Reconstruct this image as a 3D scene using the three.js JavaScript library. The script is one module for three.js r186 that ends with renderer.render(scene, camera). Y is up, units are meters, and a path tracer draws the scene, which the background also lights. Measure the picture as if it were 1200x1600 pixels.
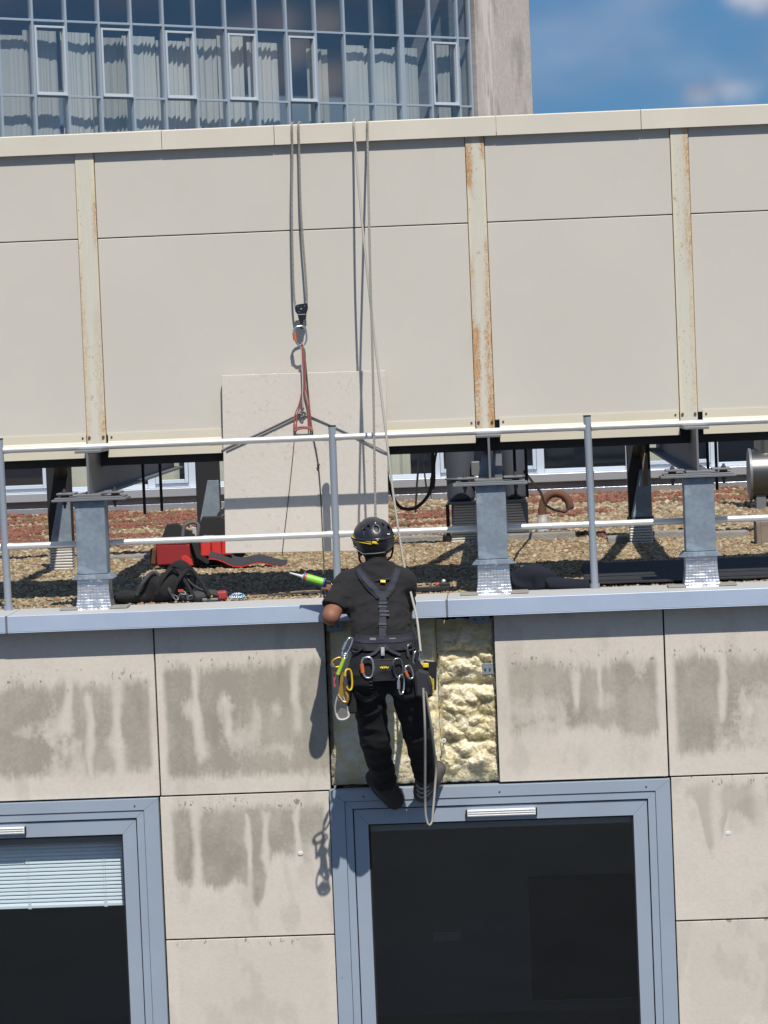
import * as THREE from 'three';
import { RoundedBoxGeometry } from 'three/addons/geometries/RoundedBoxGeometry.js';
import { mergeGeometries } from 'three/addons/utils/BufferGeometryUtils.js';
import { ImprovedNoise } from 'three/addons/math/ImprovedNoise.js';

// ---------- camera, sky, sun, exposure ----------
const scene = new THREE.Scene();
const camera = new THREE.PerspectiveCamera(18.4343, 0.75, 0.5, 900);
camera.position.set(0.67227, 1.29057, 17.1);
camera.rotation.order = 'YXZ';
camera.rotation.set(-0.047142, 0.038374, -2.3 * Math.PI / 180);
scene.add(camera);

const renderer = new THREE.WebGLRenderer();
renderer.toneMapping = THREE.LinearToneMapping;
renderer.toneMappingExposure = 1.07;
renderer.shadowMap.enabled = true;

const SUN = new THREE.Vector3(0.26, 1.48, 1).normalize();
const sun = new THREE.DirectionalLight(new THREE.Color(1.0, 0.95, 0.87), 4.6);
sun.position.copy(SUN).multiplyScalar(40);
sun.castShadow = true;
sun.shadow.mapSize.set(4096, 4096);
Object.assign(sun.shadow.camera, { left: -9, right: 9, top: 9, bottom: -9, near: 1, far: 90 });
scene.add(sun); scene.add(sun.target);

// ---------- random numbers and noise ----------
function rng(seed) { let s = seed >>> 0; return () => { s = (s + 0x6D2B79F5) | 0; let t = Math.imul(s ^ (s >>> 15), 1 | s); t = (t + Math.imul(t ^ (t >>> 7), 61 | t)) ^ t; return ((t ^ (t >>> 14)) >>> 0) / 4294967296; }; }
const clamp = (v, a = 0, b = 1) => Math.min(b, Math.max(a, v));
const mix = (a, b, t) => a + (b - a) * t;
const sst = (a, b, v) => { const t = clamp((v - a) / (b - a)); return t * t * (3 - 2 * t); };
function hash2(x, y, s) { let h = Math.imul(x, 374761393) + Math.imul(y, 668265263) + Math.imul(s, 1274126177); h = Math.imul(h ^ (h >>> 13), 1274126177); return ((h ^ (h >>> 16)) >>> 0) / 4294967296; }
function vnoise(x, y, s = 0) { const xi = Math.floor(x), yi = Math.floor(y), fx = x - xi, fy = y - yi, u = fx * fx * (3 - 2 * fx), v = fy * fy * (3 - 2 * fy);
  return mix(mix(hash2(xi, yi, s), hash2(xi + 1, yi, s), u), mix(hash2(xi, yi + 1, s), hash2(xi + 1, yi + 1, s), u), v); }
function fbm(x, y, s = 0, o = 4) { let a = 0.5, t = 0, n = 0; for (let i = 0; i < o; i++) { t += a * vnoise(x, y, s + i * 17); n += a; a *= 0.5; x = x * 2.03 + 11.3; y = y * 2.03 + 5.7; } return t / n; }
const perlin = new ImprovedNoise();
const noise3 = (x, y, z) => perlin.noise(x, y, z);

// ---------- the sky: air and clouds ----------
{
  const W = 2048, H = 1024, data = new Float32Array(W * H * 4);
  for (let j = 0; j < H; j++) {
    const el = ((j + 0.5) / H - 0.5) * Math.PI, se = Math.sin(el), ce = Math.cos(el);
    for (let i = 0; i < W; i++) {
      const phi = ((i + 0.5) / W - 0.5) * 2 * Math.PI;          // three.js: u = atan(z, x)
      const dx = Math.cos(phi) * ce, dz = Math.sin(phi) * ce, dy = se;
      const t = clamp(dy), k = 1 - Math.pow(1 - t, 3.2);
      let r = mix(0.115, 0.055, k), g = mix(0.27, 0.175, k), b = mix(0.455, 0.42, k);
      const cs = Math.max(0, dx * SUN.x + dy * SUN.y + dz * SUN.z), halo = 0.45 * Math.pow(cs, 24) + 0.10 * Math.pow(cs, 5);
      r += halo; g += halo * 0.96; b += halo * 0.9;
      if (dy > 0) {
        const az = Math.atan2(dx, -dz) * 57.2958, e = Math.asin(dy) * 57.2958;
        // layers of fair-weather cloud seen edge-on near the horizon, rounder overhead
        const px = az * 0.16, py = e * 0.42;
        let c = sst(0.53, 0.74, fbm(px * 1.7 + 3.1, py * 1.6 + 9.2, 5, 6));
        const wisp = sst(0.46, 0.70, fbm(az * 0.32 + 7, e * 1.25, 31, 5)) * 0.55;
        const d1 = Math.hypot((az - 4.95) / 0.95, (e - 6.35) / 0.55), d2 = Math.hypot((az - 4.1) / 0.9, (e - 4.62) / 0.28);
        const puff = fbm(az * 4.3, e * 5.5, 71, 4);
        const c1 = sst(0.35, 0.75, 1.15 - d1 + (puff - 0.5) * 0.9), c2 = 0.7 * sst(0.4, 0.9, 1.15 - d2 + (puff - 0.5) * 1.3);
        if (Math.abs(az - 2.5) < 9 && e < 9) c *= 0.15;
        const m = clamp(c + c1 * 0.9 + c2);
        const li = 0.62 + 0.5 * fbm(az * 0.9, e * 2.2, 91, 3);
        r = mix(r, 0.225, wisp); g = mix(g, 0.265, wisp); b = mix(b, 0.41, wisp);
        const up = sst(0.1, 0.9, fbm(az * 1.1 + 2, e * 1.9 + 4, 55, 4));
        r = mix(r, mix(0.30, 0.80, up) * li, m); g = mix(g, mix(0.33, 0.80, up) * li, m); b = mix(b, mix(0.45, 0.84, up) * li, m);
      } else { const q = clamp(-dy * 4); r = mix(r, 0.10, q); g = mix(g, 0.11, q); b = mix(b, 0.12, q); }
      const o = (j * W + i) * 4; data[o] = r; data[o + 1] = g; data[o + 2] = b; data[o + 3] = 1;
    }
  }
  const sky = new THREE.DataTexture(data, W, H, THREE.RGBAFormat, THREE.FloatType);
  sky.mapping = THREE.EquirectangularReflectionMapping; sky.magFilter = THREE.LinearFilter; sky.minFilter = THREE.LinearFilter; sky.needsUpdate = true;
  scene.background = sky; scene.environment = sky;
}

// ---------- helpers ----------
const taken = {};
function numbered(n) { const k = taken[n] = (taken[n] ?? -1) + 1; return k ? n + '_' + String(k).padStart(3, '0') : n; }
const lin = (r, g, b) => new THREE.Color().setRGB(r, g, b);
function tag(o, label, category, group, kind) { o.userData.label = label; if (category) o.userData.category = category; if (group) o.userData.group = group; if (kind) o.userData.kind = kind; return o; }
function thing(name, label, category, pos = [0, 0, 0], group) { const o = new THREE.Group(); o.name = numbered(name); o.position.set(...pos); scene.add(o); return tag(o, label, category, group, 'thing'); }
function mesh(name, geo, mat, parent = scene) { const g = Array.isArray(geo) ? merge(geo) : geo; const m = new THREE.Mesh(g, mat); m.name = parent === scene ? numbered(name) : name; m.castShadow = m.receiveShadow = true; parent.add(m); return m; }
function struct(name, geo, mat) { const m = mesh(name, geo, mat); m.userData.kind = 'structure'; return m; }
function merge(list) { return mergeGeometries(list.map((g) => { const q = g.index ? g.toNonIndexed() : g; for (const k of Object.keys(q.attributes)) if (!['position', 'normal', 'uv'].includes(k)) q.deleteAttribute(k); if (!q.attributes.uv) q.setAttribute('uv', new THREE.BufferAttribute(new Float32Array(q.attributes.position.count * 2), 2)); return q; })); }
function metreUV(g, s = 1, ox = 0, oy = 0) {   // uv in metres by the way each face points
  const p = g.attributes.position, n = g.attributes.normal, uv = new Float32Array(p.count * 2);
  for (let i = 0; i < p.count; i++) { const ax = Math.abs(n.getX(i)), ay = Math.abs(n.getY(i)), az = Math.abs(n.getZ(i));
    const a = az >= ax && az >= ay ? [p.getX(i), p.getY(i)] : ay >= ax ? [p.getX(i), p.getZ(i)] : [p.getZ(i), p.getY(i)]; uv[2 * i] = a[0] * s + ox; uv[2 * i + 1] = a[1] * s + oy; }
  g.setAttribute('uv', new THREE.BufferAttribute(uv, 2)); return g;
}
function box(x0, x1, y0, y1, z0, z1, r = 0.002) { const w = x1 - x0, h = y1 - y0, d = z1 - z0; r = Math.min(r, w / 3, h / 3, d / 3);
  const g = r > 0 ? new RoundedBoxGeometry(w, h, d, 1, r) : new THREE.BoxGeometry(w, h, d); g.translate((x0 + x1) / 2, (y0 + y1) / 2, (z0 + z1) / 2); return metreUV(g); }
function faceBox(x0, x1, y0, y1, z0, z1, r = 0.002) { const g = box(x0, x1, y0, y1, z0, z1, r), p = g.attributes.position, uv = g.attributes.uv;   // uv 0..1 over the front
  for (let i = 0; i < p.count; i++) uv.setXY(i, (p.getX(i) - x0) / (x1 - x0), (p.getY(i) - y0) / (y1 - y0)); return g; }
const V = (a) => new THREE.Vector3(a[0], a[1], a[2]);
function tube(pts, r, seg = 24, sides = 8, closed = false) { const c = new THREE.CatmullRomCurve3(pts.map(V), closed, 'centripetal'); const g = new THREE.TubeGeometry(c, seg, r, sides, closed); const L = c.getLength(), uv = g.attributes.uv; for (let i = 0; i < uv.count; i++) uv.setX(i, uv.getX(i) * L * 30); return g; }
function rod(a, b, r, sides = 16, r2 = r) { const A = V(a), B = V(b), d = B.clone().sub(A), L = d.length(); const g = new THREE.CylinderGeometry(r2, r, L, sides, 1); g.applyQuaternion(new THREE.Quaternion().setFromUnitVectors(new THREE.Vector3(0, 1, 0), d.normalize())); g.translate((A.x + B.x) / 2, (A.y + B.y) / 2, (A.z + B.z) / 2); return g; }
function prism(pts, z0, z1, bevel = 0) { const s = new THREE.Shape(pts.map((p) => new THREE.Vector2(p[0], p[1]))); const g = new THREE.ExtrudeGeometry(s, { depth: z1 - z0 - 2 * bevel, bevelEnabled: bevel > 0, bevelThickness: bevel, bevelSize: bevel, bevelOffset: -bevel, bevelSegments: 1 }); g.translate(0, 0, z0 + bevel); return metreUV(g); }
function tex(w, h, f, srgb = false, repeat = true) { const d = new Uint8Array(w * h * 4); for (let j = 0; j < h; j++) for (let i = 0; i < w; i++) { const c = f((i + 0.5) / w, (j + 0.5) / h, i, j), o = (j * w + i) * 4; for (let k = 0; k < 3; k++) { let v = clamp(c[k]); if (srgb) v = v <= 0.0031308 ? v * 12.92 : 1.055 * Math.pow(v, 1 / 2.4) - 0.055; d[o + k] = Math.round(v * 255); } d[o + 3] = 255; }
  const t = new THREE.DataTexture(d, w, h); t.magFilter = THREE.LinearFilter; t.minFilter = THREE.LinearMipmapLinearFilter; t.generateMipmaps = true; if (srgb) t.colorSpace = THREE.SRGBColorSpace; if (repeat) t.wrapS = t.wrapT = THREE.RepeatWrapping; t.needsUpdate = true; return t; }
const colourTex = (w, h, f, rep = true) => tex(w, h, f, true, rep);   // f gives linear colours
function wrapN(u, v, n, s, o) { // tileable fbm on the unit square
  let a = 0.5, t = 0, m = 0; for (let k = 0; k < o; k++) { const x = u * n, y = v * n, xi = Math.floor(x), yi = Math.floor(y), fx = x - xi, fy = y - yi, p = fx * fx * (3 - 2 * fx), q = fy * fy * (3 - 2 * fy), w = (i) => ((i % n) + n) % n;
    t += a * mix(mix(hash2(w(xi), w(yi), s + k), hash2(w(xi + 1), w(yi), s + k), p), mix(hash2(w(xi), w(yi + 1), s + k), hash2(w(xi + 1), w(yi + 1), s + k), p), q); m += a; a *= 0.55; n *= 2; } return t / m; }
const M = (color, roughness = 0.8, o = {}) => new THREE.MeshStandardMaterial({ color, roughness, ...o });
const P = (color, roughness = 0.5, o = {}) => new THREE.MeshPhysicalMaterial({ color, roughness, ...o });

// shared fine textures
const grainBump = tex(512, 512, (u, v) => { const n = wrapN(u, v, 24, 3, 5); return [n, n, n]; });
const softMottle = (base, amp, n, s) => colourTex(512, 512, (u, v) => { const k = 1 + amp * (wrapN(u, v, n, s, 5) - 0.5) * 2; return base.map((c) => c * k); });
const rep = (t, x, y = x) => { const c = t.clone(); c.repeat.set(x, y); c.needsUpdate = true; return c; };

// ---------- materials ----------
const galvTex = colourTex(512, 512, (u, v) => { const a = wrapN(u, v, 10, 8, 4), b = wrapN(u, v, 34, 18, 2), st = sst(0.62, 0.74, wrapN(u, v * 1, 7, 28, 5)); const k = 0.70 + 0.46 * a + 0.2 * (b - 0.5) + st * 0.30; return [0.235 * k, 0.285 * k, 0.335 * k]; });
const mats = {
  galv: M(lin(1, 1, 1), 0.52, { map: rep(galvTex, 2.2), metalness: 0.25 }),
  steelGrey: M(lin(0.20, 0.21, 0.22), 0.5, { metalness: 0.4 }),
  shadeDarkSteel: M(lin(0.014, 0.015, 0.018), 0.6),  // dark steel, lowered further so the colour holds the shade on the rear posts
  alu: M(lin(0.68, 0.68, 0.66), 0.46, { metalness: 0.55 }),
  railPost: M(lin(0.33, 0.37, 0.42), 0.45, { metalness: 0.35 }),
  cap: M(lin(1, 1, 1), 0.42, { map: rep(softMottle([0.45, 0.53, 0.66], 0.10, 5, 41), 0.8), metalness: 0.25 }),
  capTop: M(lin(0.42, 0.42, 0.41), 0.75),
  frame: M(lin(1, 1, 1), 0.5, { map: rep(softMottle([0.29, 0.345, 0.415], 0.05, 4, 43), 1.3) }),
  gasket: M(lin(0.012, 0.012, 0.013), 0.7),
  backing: M(lin(0.045, 0.043, 0.04), 0.95),
  screenPanel: M(lin(1, 1, 1), 0.62, { map: rep(colourTex(512, 512, (u, v) => { const n = wrapN(u, v, 4, 47, 5), s = wrapN(u, v * 0.25, 28, 49, 3), s2 = wrapN(u, v, 3, 51, 2), d = sst(0.60, 0.78, s) * sst(0.42, 0.66, s2), k = 1 + 0.05 * (n - 0.5) * 2 - 0.06 * d; return [0.535 * k, 0.505 * k, (0.445 - 0.02 * d) * k]; }), 0.37, 0.37) }),
  coping: M(lin(1, 1, 1), 0.55, { map: rep(softMottle([0.60, 0.555, 0.465], 0.06, 6, 53), 0.7) }),
  fascia: M(lin(1, 1, 1), 0.55, { map: rep(softMottle([0.58, 0.535, 0.42], 0.05, 6, 59), 0.8) }),
  bolt: M(lin(0.10, 0.085, 0.07), 0.6, { metalness: 0.4 }),
  glass: P(lin(0.88, 0.92, 0.93), 0.02, { transmission: 1, thickness: 0, ior: 1.75 }),
  chrome: M(lin(0.78, 0.78, 0.78), 0.22, { metalness: 1 }),
  black: M(lin(0.016, 0.016, 0.018), 0.55),
  blackCloth: M(lin(0.017, 0.017, 0.02), 0.92, { bumpMap: rep(grainBump, 6), bumpScale: 0.002 }),
  orange: M(lin(0.55, 0.13, 0.035), 0.45), yellow: M(lin(0.75, 0.55, 0.02), 0.5),
  white: M(lin(0.78, 0.78, 0.76), 0.6), skin: M(lin(0.22, 0.095, 0.055), 0.6),
};

// ---------- ground far below ----------
{
  const g = new THREE.PlaneGeometry(1600, 1600); g.rotateX(-Math.PI / 2); metreUV(g, 0.06);
  const m = struct('ground', g, M(lin(1, 1, 1), 0.95, { map: softMottle([0.06, 0.06, 0.058], 0.3, 8, 61) })); m.position.y = -18;
}

// ---------- the panel-clad building ----------
const bld = thing('office_building', 'concrete panel clad office building with blue grey windows and gravel roof', 'building');
function panelTexture(seed, spec) {
  const { x0 = 0.06, x1 = 0.95, y0 = 0.3, y1 = 0.86, streaks = [], pale = [], amount = 1, ragTop = 0.05, ragBot = 0.05, cols = 0 } = spec;
  return colourTex(512, 512, (u, vv) => {
    const v = 1 - vv;
    const f1 = fbm(u * 22, v * 22, seed, 4), f2 = fbm(u * 70, v * 70, seed + 3, 3), f3 = fbm(u * 5, v * 5, seed + 7, 3);
    const f4 = fbm(u * 90, v * 26, seed + 5, 3), f5 = fbm(u * 16, v * 5, seed + 6, 4);
    const wx = u + (f1 - 0.5) * 0.014 + (f5 - 0.5) * 0.020, wy = v + (f1 - 0.5) * 0.03 + (f4 - 0.5) * 0.05;
    const yt = y0 + ragTop * (fbm(u * 14, 1.5, seed + 11, 3) - 0.5) * 2;
    let yb = y1 + ragBot * (fbm(u * 6, 4.5, seed + 13, 3) - 0.5) * 2; if (cols) yb += cols * (vnoise(u * 9, 7.7, seed + 15) - 0.5);
    let m = sst(x0 - 0.018, x0 + 0.022, wx) * (1 - sst(x1 - 0.022, x1 + 0.018, wx)) * sst(yt - 0.04, yt + 0.05, wy) * (1 - sst(yb - 0.045, yb + 0.03, wy));
    for (const [sx, sw, a, b, wob = 0.012] of streaks) { const c = sx + (wob - 0.012) * Math.sin(v * 5 + sx * 40) + (fbm(v * 5, sx * 50, seed + 21, 3) - 0.5) * 0.03; const w = sw * (0.3 + 1.3 * fbm(v * 7, sx * 31, seed + 23, 3)); m *= 1 - (1 - sst(w * 0.15, w * 1.25, Math.abs(wx - c))) * sst(a - 0.02, a + 0.02, wy) * (1 - sst(b - 0.05, b + 0.04, wy)) * 0.92; }
    for (const [px, py, rx, ry, k = 1] of pale) { const d = Math.hypot((wx - px) / rx, (wy - py) / ry) + (f1 - 0.5) * 0.9 + (f5 - 0.5) * 1.1 + (f2 - 0.5) * 0.5; m *= 1 - k * 0.92 * (1 - sst(0.25, 1.3, d)) * (0.75 + 0.5 * (f2 - 0.3)); }
    m = clamp(m * amount * (0.90 + 0.55 * (f3 - 0.5) + 0.35 * (f2 - 0.5) + 0.35 * (f5 - 0.5)));
    const speck = sst(0.70, 0.80, fbm(u * 60, v * 34, seed + 31, 3)) * (1 - sst(0.0, 0.085, Math.abs(wy - y0 + 0.02))) * (x0 < u && u < x1 ? 0.75 : 0);
    const dirt = sst(0.58, 0.75, fbm(u * 8, v * 3.5, seed + 37, 4)) * 0.10, rust = sst(0.6, 0.8, fbm(u * 5, v * 7, seed + 41, 4)) * 0.10 * sst(0.5, 1, v);
    const k = 0.955 + 0.11 * (f2 - 0.5) + 0.10 * (f3 - 0.5);
    const pit = sst(0.80, 0.86, vnoise(u * 190, v * 190, seed + 43)) * 0.05;
    let c = [0.63 * k, 0.572 * k, 0.495 * k];
    c = [mix(c[0], 0.325, m), mix(c[1], 0.297, m), mix(c[2], 0.245, m)];
    c = [mix(c[0], 0.52, rust), mix(c[1], 0.38, rust), mix(c[2], 0.25, rust)];
    const dk = 1 - dirt - pit; return [mix(c[0] * dk, 0.13, speck), mix(c[1] * dk, 0.125, speck), mix(c[2] * dk, 0.10, speck)];
  }, false);
}
const panelMat = (seed, spec) => M(lin(1, 1, 1), 0.9, { map: panelTexture(seed, spec), bumpMap: rep(grainBump, 3), bumpScale: 0.0004 });
{
  // wall behind the cladding, in pieces around the windows
  const zb = -0.16;
  mesh('wall', [box(-3.4, -1.30, -1.03, -0.1, -0.3, zb, 0), box(-1.30, 3.6, -1.02, -0.1, -0.301, zb, 0), box(-1.29, -0.335, -2.96, -1.03, -0.3, zb, 0), box(1.5, 3.6, -2.96, -1.03, -0.3, zb, 0), box(-3.4, 3.6, -18, -2.96, -0.3, zb, 0), box(-3.41, -3.16, -2.96, -1.03, -0.302, zb, 0)], mats.backing, bld);
  mesh('roof_slab', box(-8.2, 8.2, -0.4, -0.03, -13.2, -0.31, 0), M(lin(0.10, 0.095, 0.085), 0.95), bld);
  const plain = panelMat(900, { amount: 0.12, y0: 0.1, y1: 0.9, ragBot: 0.2 });
  const specs = [
    [-2.26, -1.272, -1.022, -0.06, panelMat(11, { x0: -0.1, x1: 0.965, y0: 0.345, y1: 0.87, ragTop: 0.05, ragBot: 0.02, streaks: [[0.52, 0.045, 0.1, 0.62, 0.03], [0.78, 0.04, 0.1, 0.98], [0.63, 0.03, 0.4, 0.9]], pale: [[0.46, 0.88, 0.13, 0.26], [0.44, 0.62, 0.09, 0.13], [0.3, 0.60, 0.09, 0.06, 0.8], [0.3, 0.9, 0.12, 0.06, 0.7], [0.77, 0.68, 0.05, 0.08]] })],
    [-1.264, -0.337, -1.022, -0.06, panelMat(23, { x0: 0.045, x1: 1.1, y0: 0.27, y1: 0.905, ragBot: 0.02, streaks: [[0.235, 0.035, 0.1, 0.8, 0.02], [0.82, 0.03, 0.2, 0.66], [0.41, 0.028, 0.45, 0.7]], pale: [[0.2, 0.5, 0.06, 0.07, 0.9], [0.25, 0.68, 0.05, 0.14, 0.7], [0.47, 0.7, 0.11, 0.1, 0.9], [0.4, 0.5, 0.05, 0.1], [0.72, 0.76, 0.14, 0.035, 0.8], [0.7, 0.53, 0.03, 0.06, 0.8], [0.58, 0.6, 0.03, 0.1, 0.7]] })],
    [0.588, 1.503, -1.012, -0.06, panelMat(37, { x0: 0.07, x1: 0.955, y0: 0.33, y1: 0.735, ragBot: 0.08, amount: 0.92, streaks: [[0.46, 0.03, 0.3, 0.6, 0.03], [0.62, 0.02, 0.2, 0.6]], pale: [[0.25, 0.62, 0.2, 0.13, 0.9], [0.42, 0.76, 0.16, 0.07, 0.8], [0.2, 0.74, 0.2, 0.07, 0.8], [0.64, 0.55, 0.06, 0.05, 0.7], [0.85, 0.34, 0.05, 0.08, 0.8], [0.62, 0.34, 0.05, 0.05, 0.8]] })],
    [1.511, 2.48, -1.012, -0.06, panelMat(41, { x0: 0.045, x1: 1.1, y0: 0.32, y1: 0.88, ragBot: 0.03, streaks: [[0.30, 0.03, 0.2, 0.7, 0.03]], pale: [[0.6, 0.72, 0.24, 0.24, 0.9], [0.43, 0.62, 0.07, 0.1, 0.8], [0.28, 0.92, 0.04, 0.2, 0.8], [0.5, 0.9, 0.2, 0.2]] })],
    [-1.272, -0.347, -1.814, -1.030, panelMat(53, { x0: 0.07, x1: 0.97, y0: 0.09, y1: 0.52, ragTop: 0.02, ragBot: 0.1, cols: 0.5, streaks: [[0.215, 0.04, 0, 1, 0.02], [0.51, 0.03, 0.15, 1, 0.01], [0.62, 0.03, 0.12, 0.9, 0.01], [0.805, 0.03, 0, 1, 0.01]], pale: [[0.93, 0.55, 0.16, 0.2]] })],
    [-1.272, -0.347, -2.62, -1.822, panelMat(67, { amount: 0.10, y0: 0.02, y1: 0.9, ragBot: 0.2 })],
    [1.517, 2.48, -1.803, -1.020, panelMat(71, { x0: 0.08, x1: 0.7, y0: 0.05, y1: 0.33, ragBot: 0.1, cols: 0.6, amount: 0.62, streaks: [[0.25, 0.05, 0, 1], [0.5, 0.05, 0, 1]] })],
    [1.517, 2.48, -2.62, -1.811, panelMat(83, { amount: 0.14, y0: 0.0, y1: 0.7, ragBot: 0.3 })],
    [-3.2, -2.268, -1.022, -0.06, plain], [2.488, 3.4, -1.012, -0.06, plain], [2.488, 3.4, -1.803, -1.020, plain], [2.488, 3.4, -2.62, -1.811, plain],
    [-1.272, -0.347, -3.4, -2.628, plain], [1.517, 2.48, -3.4, -2.628, plain], [2.488, 3.4, -3.4, -2.628, plain],
  ];
  const R = rng(5);
  for (const [x0, x1, y0, y1, m] of specs) { const dz = (R() - 0.5) * 0.004; mesh('facade_panel', faceBox(x0, x1, y0, y1, -0.045 + dz, dz, 0.003), m, bld); }
  for (let r = 0; r < 3; r++) for (let c = 0; c < 7; c++) { const x = -3.2 + c * 0.945, y = -4.2 - r * 0.82; mesh('facade_panel', faceBox(x, x + 0.937, y, y + 0.812, -0.045, 0.0005 * c, 0.003), plain, bld); }
  for (const [x0, x1] of [[-3.13, -1.28], [-0.342, 1.509]]) mesh('facade_panel', faceBox(x0 + 0.003, x1 - 0.003, -3.4, -2.96, -0.045, 0, 0.003), plain, bld);
  // plaster filler spots over the fixings
  for (const [x, y] of [[-0.515, -1.365], [1.815, -1.335]]) { const g = new THREE.SphereGeometry(0.016, 12, 6); g.scale(1, 0.8, 0.16); g.translate(x, y, 0.001); mesh('filler_spot', g, M(lin(0.66, 0.66, 0.63), 0.9), bld); }
  // parapet capping in lengths, folded sheet: front lip, top
  const joints = [-3.4, -2.055, 0.339, 2.9, 3.6];
  const jx = joints;
  for (let i = 0; i + 1 < jx.length; i++) {
    const a = jx[i] + 0.002, b = jx[i + 1] - 0.002, dz = i % 2 ? 0.0025 : 0;
    const c = mesh('parapet_cap', box(a, b, -0.089, 0.0, 0.085 + dz, 0.1 + dz, 0.003), mats.cap, bld);
    mesh('cap_top', box(a, b, -0.018, -0.001, -0.42, 0.0848 + dz, 0.002), mats.capTop, c);
    mesh('drip_lip', box(a, b, -0.0935, -0.0895, 0.070 + dz, 0.101 + dz, 0.0015), mats.cap, c);
    mesh('soffit', box(a, b, -0.085, -0.03, 0.0, 0.07, 0.002), mats.cap, c);
  }
  for (const x of [-2.055, 0.339]) mesh('joint_strap', box(x - 0.006, x + 0.006, -0.091, 0.002, 0.09, 0.1045, 0.001), M(lin(0.2, 0.22, 0.25), 0.5, { metalness: 0.5 }), bld);
  // brackets and angles left bare in the opening
  for (const [x0, x1, y0, y1] of [[-0.325, -0.235, -0.16, -0.105], [0.455, 0.565, -0.145, -0.1], [0.515, 0.575, -0.425, -0.365]]) { const b = mesh('bracket', box(x0, x1, y0, y1, -0.05, -0.035, 0.002), mats.galv, bld); for (const k of [0.3, 0.7]) mesh('bolt', rod([mix(x0, x1, k), (y0 + y1) / 2, -0.036], [mix(x0, x1, k), (y0 + y1) / 2, -0.028], 0.006, 6), mats.bolt, b); }
  for (const [x, y] of [[-0.325, -0.86], [0.57, -0.82]]) mesh('fixing_pin', rod([x, y, -0.05], [x + (x < 0 ? 0.03 : -0.03), y, -0.02], 0.002, 6), mats.alu, bld);
}

// windows: mitred frame members, sash, pane, vent bar
function mitred(parent, names, x0, x1, y0, y1, w, z0, z1, mat, wt = w) {
  const e = 0.0006;
  const sides = [[[x0, y1], [x1, y1], [x1 - w, y1 - wt], [x0 + w, y1 - wt], 'h'], [[x0, y0], [x0 + w, y0 + wt], [x1 - w, y0 + wt], [x1, y0], 'h'], [[x0, y0 + e], [x0, y1 - e], [x0 + w, y1 - wt - e], [x0 + w, y0 + wt + e], 'v'], [[x1, y0 + e], [x1 - w, y0 + wt + e], [x1 - w, y1 - wt - e], [x1, y1 - e], 'v']];
  for (const s of sides) { const pts = s.slice(0, 4).reverse(); mesh(s[4] === 'h' ? names[0] : names[1], prism(pts, z0, z1, 0.0015), mat, parent); }
}
function windowUnit(x0, x1, y0, y1, ventX, label) {
  const w = new THREE.Group(); w.name = 'window'; w.userData.label = label; bld.add(w);
  const b = 0.002;
  mitred(w, ['frame_rail', 'frame_stile'], x0, x1, y0, y1, 0.080, -0.06, 0.030, mats.frame, 0.062);
  mitred(w, ['frame_rail', 'frame_stile'], x0 + 0.080 + b, x1 - 0.080 - b, y0 + 0.062 + b, y1 - 0.062 - b, 0.040, -0.06, 0.024, mats.frame, 0.040);
  const i = 0.128;
  mitred(w, ['sash_rail', 'sash_stile'], x0 + i, x1 - i, y0 + 0.110, y1 - 0.110, 0.076, -0.055, 0.014, mats.frame, 0.083);
  mitred(w, ['gasket', 'gasket'], x0 + i + 0.0765, x1 - i - 0.0765, y0 + 0.1935, y1 - 0.1935, 0.008, -0.05, 0.004, mats.gasket);
  mitred(w, ['gasket', 'gasket'], x0 + 0.1215, x1 - 0.1215, y0 + 0.1035, y1 - 0.1035, 0.007, -0.05, 0.003, mats.gasket);
  const pane = mesh('pane', new THREE.PlaneGeometry(x1 - x0 - 0.416, y1 - y0 - 0.40), mats.glass, w); pane.position.set((x0 + x1) / 2, (y0 + y1) / 2, -0.02); pane.material = mats.glass;
  mesh('spacer_bar', box(x0 + 0.209, x1 - 0.209, y1 - 0.238, y1 - 0.203, -0.05, -0.03, 0.001), M(lin(0.16, 0.17, 0.18), 0.5, { metalness: 0.3 }), w);
  const v = mesh('trickle_vent', box(ventX - 0.187, ventX + 0.187, y1 - 0.171, y1 - 0.131, 0.0145, 0.036, 0.006), M(lin(0.80, 0.80, 0.80), 0.45), w);
  for (let k = 0; k < 3; k++) mesh('vent_rib', box(ventX - 0.181, ventX + 0.181, y1 - 0.166 + k * 0.012, y1 - 0.160 + k * 0.012, 0.0355, 0.039, 0.001), mats.alu, w);
  for (const s of [-1, 1]) mesh('vent_end', box(ventX + s * 0.19 - 0.004, ventX + s * 0.19 + 0.004, y1 - 0.172, y1 - 0.130, 0.0145, 0.037, 0.001), mats.black, w);
  for (const k of [0.10, 0.50, 0.93]) mesh('screw', rod([mix(x0, x1, k), y1 - 0.038, 0.0295], [mix(x0, x1, k), y1 - 0.038, 0.0315], 0.0055, 10), mats.bolt, w);
  for (const y of [-2.05]) { mesh('screw', rod([x0 + 0.03, y, 0.0295], [x0 + 0.03, y, 0.031], 0.004, 8), mats.galv, w); }
  // room behind the pane
  const rm = M(lin(0.27, 0.285, 0.29), 0.95), a = x0 + 0.06, c = x1 - 0.06;
  mesh('room', [box(a, c, y0, y1 - 0.02, -3.3, -3.25, 0), box(a - 0.04, a, y0, y1 - 0.02, -3.25, -0.06, 0), box(c, c + 0.04, y0, y1 - 0.02, -3.25, -0.06, 0), box(a - 0.04, c + 0.04, y1 - 0.02, y1 + 0.02, -3.3, -0.302, 0), box(a - 0.04, c + 0.04, y0 - 0.06, y0, -3.3, -0.062, 0)], rm, w);
  return w;
}
windowUnit(-3.13, -1.28, -2.955, -1.032, -2.205, 'window with half lowered white slatted blind');
windowUnit(-0.342, 1.509, -2.955, -1.024, 0.59, 'window with bare dark pane under the missing panel');
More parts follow.
